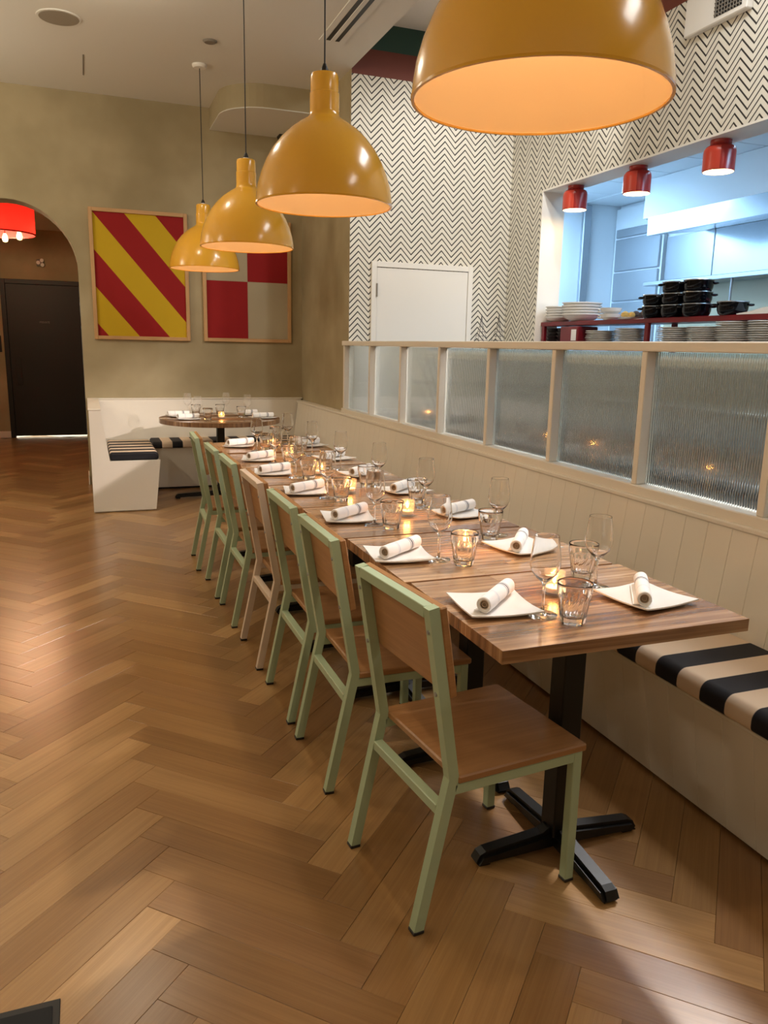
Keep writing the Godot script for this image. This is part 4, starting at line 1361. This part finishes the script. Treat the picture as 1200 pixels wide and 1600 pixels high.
func table_settings():
	var plate = make_plate()
	var napkin = make_napkin()
	var wine = make_wine_glass()
	var tumbler = make_tumbler()
	var candle = make_candle()
	var first := [true, true, true, true, true]
	var protos := [plate, napkin, wine, tumbler, candle]
	var put := func(k, at, turn, label):
		var o = protos[k]
		if first[k]:
			first[k] = false
		else:
			o = protos[k].duplicate()
			o.name = numbered(["dinner_plate", "rolled_napkin", "wine_glass", "tumbler", "votive_candle"][k])
			add_child(o, true)
		o.position = at
		o.rotation.y = turn
		o.set_meta("label", label)
		return o
	var lp := [[0.99, -1.765], [0.935, -2.320], [0.95, -2.91], [0.935, -3.51], [0.908, -4.085], [0.938, -4.60], [0.94, -5.26]]
	var rp := [[1.432, -1.70], [1.39, -2.30], [1.43, -2.87], [1.40, -3.42], [1.36, -3.92], [1.39, -4.55], [1.41, -5.20]]
	var lw := [[1.085, -1.675], [1.047, -2.247], [1.019, -2.789], [0.998, -3.363], [0.998, -3.945], [1.005, -4.456], [1.010, -5.003]]
	var lt := [[1.128, -1.600], [1.100, -2.170], [1.062, -2.715], [1.040, -3.285], [1.050, -3.880], [1.075, -4.40], [1.080, -5.06]]
	var rw := [[1.366, -1.838], [1.405, -2.505], [1.345, -3.045], [1.335, -3.60], [1.305, -4.14], [1.300, -4.72], [1.29, -5.32]]
	var rt := [[1.389, -1.940], [1.345, -2.455], [1.350, -3.150], [1.265, -3.585], [1.235, -4.15], [1.25, -4.80], [1.23, -5.38]]
	var cd := [[1.212, -1.82], [1.178, -2.319], [1.205, -2.907], [1.138, -3.457], [1.144, -3.995], [1.126, -4.585], [1.139, -5.141]]
	var ln := [0.74, 0.62, 0.62, 0.55, 0.5, 0.62, 0.45]
	var rn := [0.95, 0.92, 0.5, 0.75, 0.75, 0.55, 0.5]
	for i in 7:
		var where: String = "at the frontmost" if i == 0 else ("at the farthest" if i == 6 else "at the " + ORD[i])
		var a := where + " chair-side setting of the long table"
		var b := where + " bench-side setting of the long table"
		put.call(0, Vector3(lp[i][0], TH, lp[i][1]), -0.10 - 0.03 * i, "white square plate " + a)
		put.call(1, Vector3(lp[i][0] + 0.01, TH + 0.0135, lp[i][1] - 0.005), ln[i], "rolled white napkin " + a)
		put.call(2, Vector3(lw[i][0], TH + 0.0006, lw[i][1]), 0.3 * i, "stemmed wine glass " + a)
		put.call(3, Vector3(lt[i][0], TH + 0.0006, lt[i][1]), 0.2 * i, "faceted glass tumbler " + a)
		put.call(0, Vector3(rp[i][0], TH, rp[i][1]), 0.16 + 0.05 * (i % 3), "white square plate " + b)
		put.call(1, Vector3(rp[i][0] - 0.01, TH + 0.0135, rp[i][1] + 0.0), rn[i], "rolled white napkin " + b)
		put.call(2, Vector3(rw[i][0], TH + 0.0006, rw[i][1]), 0.4 * i, "stemmed wine glass " + b)
		put.call(3, Vector3(rt[i][0], TH + 0.0006, rt[i][1]), 0.5 * i, "faceted glass tumbler " + b)
		put.call(4, Vector3(cd[i][0], TH + 0.0006, cd[i][1]), 0.0, "lit glass votive candle on the %s table of the long row" % ("frontmost" if i == 0 else ("farthest" if i == 6 else ORD[i])))
	var RT := 0.76
	var rnd := [["front left", 0.855, -7.36], ["back left", 0.80, -7.66], ["front right", 1.55, -7.38], ["back right", 1.47, -7.74]]
	var rg := [[0.935, -7.30, 1.02, -7.28], [0.90, -7.78, 0.97, -7.72], [1.43, -7.52, 1.36, -7.46], [1.28, -7.84, 1.20, -7.72]]
	for i in 4:
		var q: Array = rnd[i]
		var w: String = " at the " + q[0] + " of the round table"
		put.call(0, Vector3(q[1], RT, q[2]), 0.2 * i, "white square plate" + w)
		put.call(1, Vector3(q[1], RT + 0.0135, q[2]), [0.3, 0.15, 0.12, 0.2][i], "rolled white napkin" + w)
		put.call(2, Vector3(rg[i][0], RT + 0.0006, rg[i][1]), 0.0, "stemmed wine glass" + w).get_node("bowl").material_override = M.wine_glass
		put.call(3, Vector3(rg[i][2], RT + 0.0006, rg[i][3]), 0.0, "faceted glass tumbler" + w)
	put.call(4, Vector3(1.16, RT, -7.38), 0.0, "lit glass votive candle in the middle of the round table")

# ------------------------------------------------------------------ things on the kitchen pass
func make_pot(label):
	var p = thing("enamel_pot", label, "pot", Vector3.ZERO, 0.0, "black enamel pots on the red rack")
	obj("pot_body", lathed([Vector2(0, 0.0), Vector2(0.072, 0.0), Vector2(0.086, 0.012), Vector2(0.094, 0.035), Vector2(0.097, 0.082), Vector2(0.094, 0.083), Vector2(0.090, 0.036), Vector2(0.082, 0.014), Vector2(0.070, 0.005), Vector2(0, 0.005)], 36), M.enamel, p)
	obj("pot_rim", lathed([Vector2(0.092, 0.080), Vector2(0.099, 0.080), Vector2(0.100, 0.084), Vector2(0.097, 0.087), Vector2(0.092, 0.086), Vector2(0.092, 0.080)], 36), M.steel, p)
	for s in [-1, 1]:
		var h := mb()
		var pts := []
		for k in 9:
			var a := -PI / 2 + PI * k / 8.0
			pts.append(Vector3(s * (0.090 + 0.032 * cos(a)), 0.066, 0.036 * sin(a)))
		tube(h, pts, 0.007, 8)
		obj("handle", h, M.enamel, p)
	return p

func dish_prof(r, h) -> Array:
	return [Vector2(0, 0), Vector2(r * 0.5, 0), Vector2(r * 0.55, 0.004), Vector2(r * 0.86, h * 0.5), Vector2(r * 0.95, h * 0.85), Vector2(r, h * 0.88), Vector2(r, h), Vector2(r - 0.005, h), Vector2(r * 0.86, h * 0.55), Vector2(r * 0.52, 0.009), Vector2(0, 0.008)]

func pass_things():
	var RX := 3.93
	var RY := 1.690        # top of the rack
	var rk = thing("pass_rack", "dark red metal rack standing in the kitchen pass", "rack", Vector3(RX, 1.425, 0))
	obj("top_shelf", span(Vector3(-0.10, RY - 1.425 - 0.035, -6.24), Vector3(0.17, RY - 1.425, -1.6), 0.003), M.rack_red, rk)
	obj("lower_shelf", span(Vector3(-0.16, 0.07, -6.24), Vector3(0.17, 0.085, -1.6), 0.003), M.rack_red, rk)
	for z in [-6.2, -4.80, -3.3, -1.8]:
		for x in [-0.085, 0.155]:
			obj("post", span(Vector3(x - 0.014, 0.0, z - 0.02), Vector3(x + 0.014, RY - 1.425 - 0.035, z + 0.02), 0.002), M.rack_red, rk)
	var LY := 1.5105       # lower shelf surface
	# stacks of plates below
	var rim := done(lathed([Vector2(0, 0), Vector2(0.06, 0), Vector2(0.062, 0.003), Vector2(0.122, 0.013), Vector2(0.126, 0.015), Vector2(0.122, 0.017), Vector2(0.06, 0.008), Vector2(0, 0.008)], 32))
	var stacks := [[-5.42, 7, "leftmost and lowest"], [-5.05, 8, "second"], [-4.56, 8, "third"], [-4.27, 8, "fourth"], [-4.005, 10, "tall fifth"], [-3.74, 10, "tall sixth"], [-3.48, 8, "seventh"]]
	for s in stacks:
		for k in s[1]:
			var o = obj("white_plate", rim, M.porcelain)
			o.position = Vector3(RX - 0.035 + 0.004 * sin(k * 2.1), LY + k * 0.0135, s[0] + 0.003 * cos(k * 1.7))
			var lv: String = "topmost" if k == s[1] - 1 else ("bottom" if k == 0 else ORD[k] + " from below")
			tag(o, "round white plate, %s in the %s stack under the red rack" % [lv, s[2]], "plate", "plates stacked under the red rack")
	# dark trays stacked at the left under the rack
	for q in 2:
		for k in 4:
			var o = thing("black_dish", "shallow black dish, %s of the %s dark stack under the rack" % [ORD[k] + " from below" if k < 3 else "topmost", "left" if q == 0 else "right"], "dish", Vector3(RX - 0.02, LY + k * 0.032, -6.125 + q * 0.158), 0.0, "black dishes under the red rack")
			obj("dish", lathed([Vector2(0, 0), Vector2(0.056, 0), Vector2(0.068, 0.026), Vector2(0.075, 0.028), Vector2(0.075, 0.031), Vector2(0.064, 0.028), Vector2(0.053, 0.004), Vector2(0, 0.004)], 28), M.crate, o)
	var bxo = thing("red_box", "dark red box with a white label beside the black dishes", "box", Vector3(RX - 0.03, LY, -5.745))
	obj("case", span(Vector3(-0.1, 0, -0.13), Vector3(0.1, 0.135, 0.13), 0.008), M.rack_red, bxo)
	obj("label_plate", span(Vector3(-0.103, 0.02, 0.04), Vector3(-0.1, 0.11, 0.11), 0.001), M.paper, bxo)
	# bowls on top at the left
	for k in 5:
		var o = thing("white_bowl", "white bowl, %s in the left bowl stack on the red rack" % ("topmost" if k == 4 else ORD[k] + " from below"), "bowl", Vector3(RX, RY + k * 0.022, -6.10), 0.0, "white bowls on the red rack")
		obj("bowl", lathed(dish_prof(0.125, 0.045), 36), M.porcelain, o)
	for k in 5:
		var o = thing("white_bowl", "large white bowl, %s in the right bowl stack on the red rack" % ("topmost" if k == 4 else ORD[k] + " from below"), "bowl", Vector3(RX, RY + k * 0.023, -5.77), 0.0, "white bowls on the red rack")
		obj("bowl", lathed(dish_prof(0.165, 0.06), 40), M.porcelain, o)
	for k in 2:
		var o = thing("small_cup", "small white cup, %s of the pair on the red rack" % ["lower", "upper"][k], "cup", Vector3(RX - 0.05, RY + k * 0.046, -5.30), 0.0, "small cups on the red rack")
		obj("cup", lathed([Vector2(0, 0), Vector2(0.05, 0), Vector2(0.075, 0.02), Vector2(0.082, 0.045), Vector2(0.078, 0.045), Vector2(0.07, 0.022), Vector2(0.046, 0.006), Vector2(0, 0.006)], 28), M.porcelain, o)
		var h := mb()
		tube(h, [Vector3(-0.03, 0.036, -0.07), Vector3(-0.04, 0.038, -0.105), Vector3(-0.04, 0.02, -0.11), Vector3(-0.03, 0.013, -0.065)], 0.006, 8)
		obj("handle", h, M.porcelain, o)
	var tray = thing("fruit_tray", "shallow tray holding loose fruit beside the black pots", "tray", Vector3(RX - 0.02, RY, -5.06))
	obj("tray", lathed([Vector2(0, 0), Vector2(0.1, 0), Vector2(0.12, 0.014), Vector2(0.117, 0.014), Vector2(0.1, 0.004), Vector2(0, 0.004)], 32), M.porcelain, tray)
	var fruit := [[-0.03, -0.06, 0.032, 0], [0.03, -0.01, 0.034, 1], [-0.04, 0.03, 0.028, 0], [0.03, 0.065, 0.03, 1]]
	for i in fruit.size():
		var f: Array = fruit[i]
		var o = obj("fruit", lathed([Vector2(0, 0), Vector2(f[2] * 0.6, f[2] * 0.15), Vector2(f[2], f[2] * 0.8), Vector2(f[2] * 0.85, f[2] * 1.4), Vector2(f[2] * 0.3, f[2] * 1.75), Vector2(0, f[2] * 1.65)], 20), M.food if f[3] == 0 else M.food_dark)
		o.position = Vector3(RX - 0.02 + f[0], RY + 0.0045, -5.06 + f[1])
		tag(o, "%s fruit in the shallow tray, %s from the cups" % ["yellow" if f[3] == 0 else "dark", ORD[i]], "fruit", "fruit in the tray on the rack")
	# black enamel pots
	var stacks2 := [[-4.80, 2, "left"], [-4.60, 3, "middle"], [-4.385, 3, "right"]]
	for s in stacks2:
		for k in s[1]:
			var lv: String = ["bottom", "second" if s[1] == 3 else "top", "top"][k]
			var p = make_pot("black enamel pot, %s of the %s pot stack on the red rack" % [lv, s[2]])
			p.position = Vector3(RX - 0.03, RY + k * 0.078, s[0])
			p.rotation.y = -0.7 + 0.12 * (k - 1)
	var sp = make_pot("single black enamel pot right of the pot stacks")
	sp.position = Vector3(RX - 0.03, RY, -4.06)
	sp.rotation.y = -0.75
	var pb = thing("pink_bowl", "small pink bowl between the stacked pots and the single pot", "bowl", Vector3(RX + 0.09, RY, -4.22))
	obj("bowl", lathed(dish_prof(0.08, 0.085), 28), M.pink, pb)
	var cl := mb()
	prism(cl, pv([[-0.12, 0.0], [0.22, 0.0], [0.22, 0.045], [0.08, 0.036], [-0.02, 0.016], [-0.12, 0.006]]), 0.2, Vector3(-0.1, 0, 0), Basis(Vector3(0, 0, 1), Vector3(0, 1, 0), Vector3(-1, 0, 0)) * Basis(Vector3(1, 0, 0), Vector3(0, 1, 0), Vector3(0, 0, -1)))
	var cloth = obj("folded_cloth", cl, M.paper)
	cloth.position = Vector3(RX, RY + 0.0005, -3.83)
	tag(cloth, "folded white cloth at the right of the red rack", "cloth")
	# red lamps under the head of the opening
	var names := ["leftmost red cylinder lamp under the head of the kitchen opening", "middle red cylinder lamp under the head of the kitchen opening", "rightmost red cylinder lamp under the head of the kitchen opening"]
	var zs := [-5.93, -5.13, -4.31]
	for k in 3:
		var l = thing("ceiling_spot", names[k], "lamp", Vector3(3.90, 2.788, zs[k]), 0.0, "red lamps in the kitchen opening")
		obj("base", lathed([Vector2(0, -0.03), Vector2(0.062, -0.03), Vector2(0.066, -0.024), Vector2(0.066, 0.0), Vector2(0, 0.0)], 32), M.red_metal, l)
		obj("shade", lathed([Vector2(0.094, -0.190), Vector2(0.098, -0.190), Vector2(0.098, -0.072), Vector2(0.095, -0.054), Vector2(0.086, -0.040), Vector2(0.072, -0.032), Vector2(0.05, -0.0305), Vector2(0, -0.0305)], 40), M.red_metal, l)
		obj("shade_lining", lathed([Vector2(0, -0.034), Vector2(0.05, -0.034), Vector2(0.069, -0.036), Vector2(0.082, -0.044), Vector2(0.091, -0.057), Vector2(0.094, -0.074), Vector2(0.094, -0.190)], 40), M.white, l)
		# rounded front cover that overlaps the shade
		var st := mb()
		lathe(st, [Vector2(0.0995, -0.186), Vector2(0.1025, -0.186), Vector2(0.1025, -0.080), Vector2(0.099, -0.060), Vector2(0.090, -0.046)], 24, Vector3.ZERO, 35.0, PI * 0.72, PI * 1.3)
		obj("cover", st, M.cover_red, l)
		obj("bulb", lathed([Vector2(0, -0.196), Vector2(0.022, -0.190), Vector2(0.032, -0.168), Vector2(0.026, -0.14), Vector2(0.014, -0.11), Vector2(0, -0.11)], 20), M.bulb, l)
		omni(l, Vector3(0, -0.165, 0), Color(1.0, 0.85, 0.62), 0.12, 0.03)
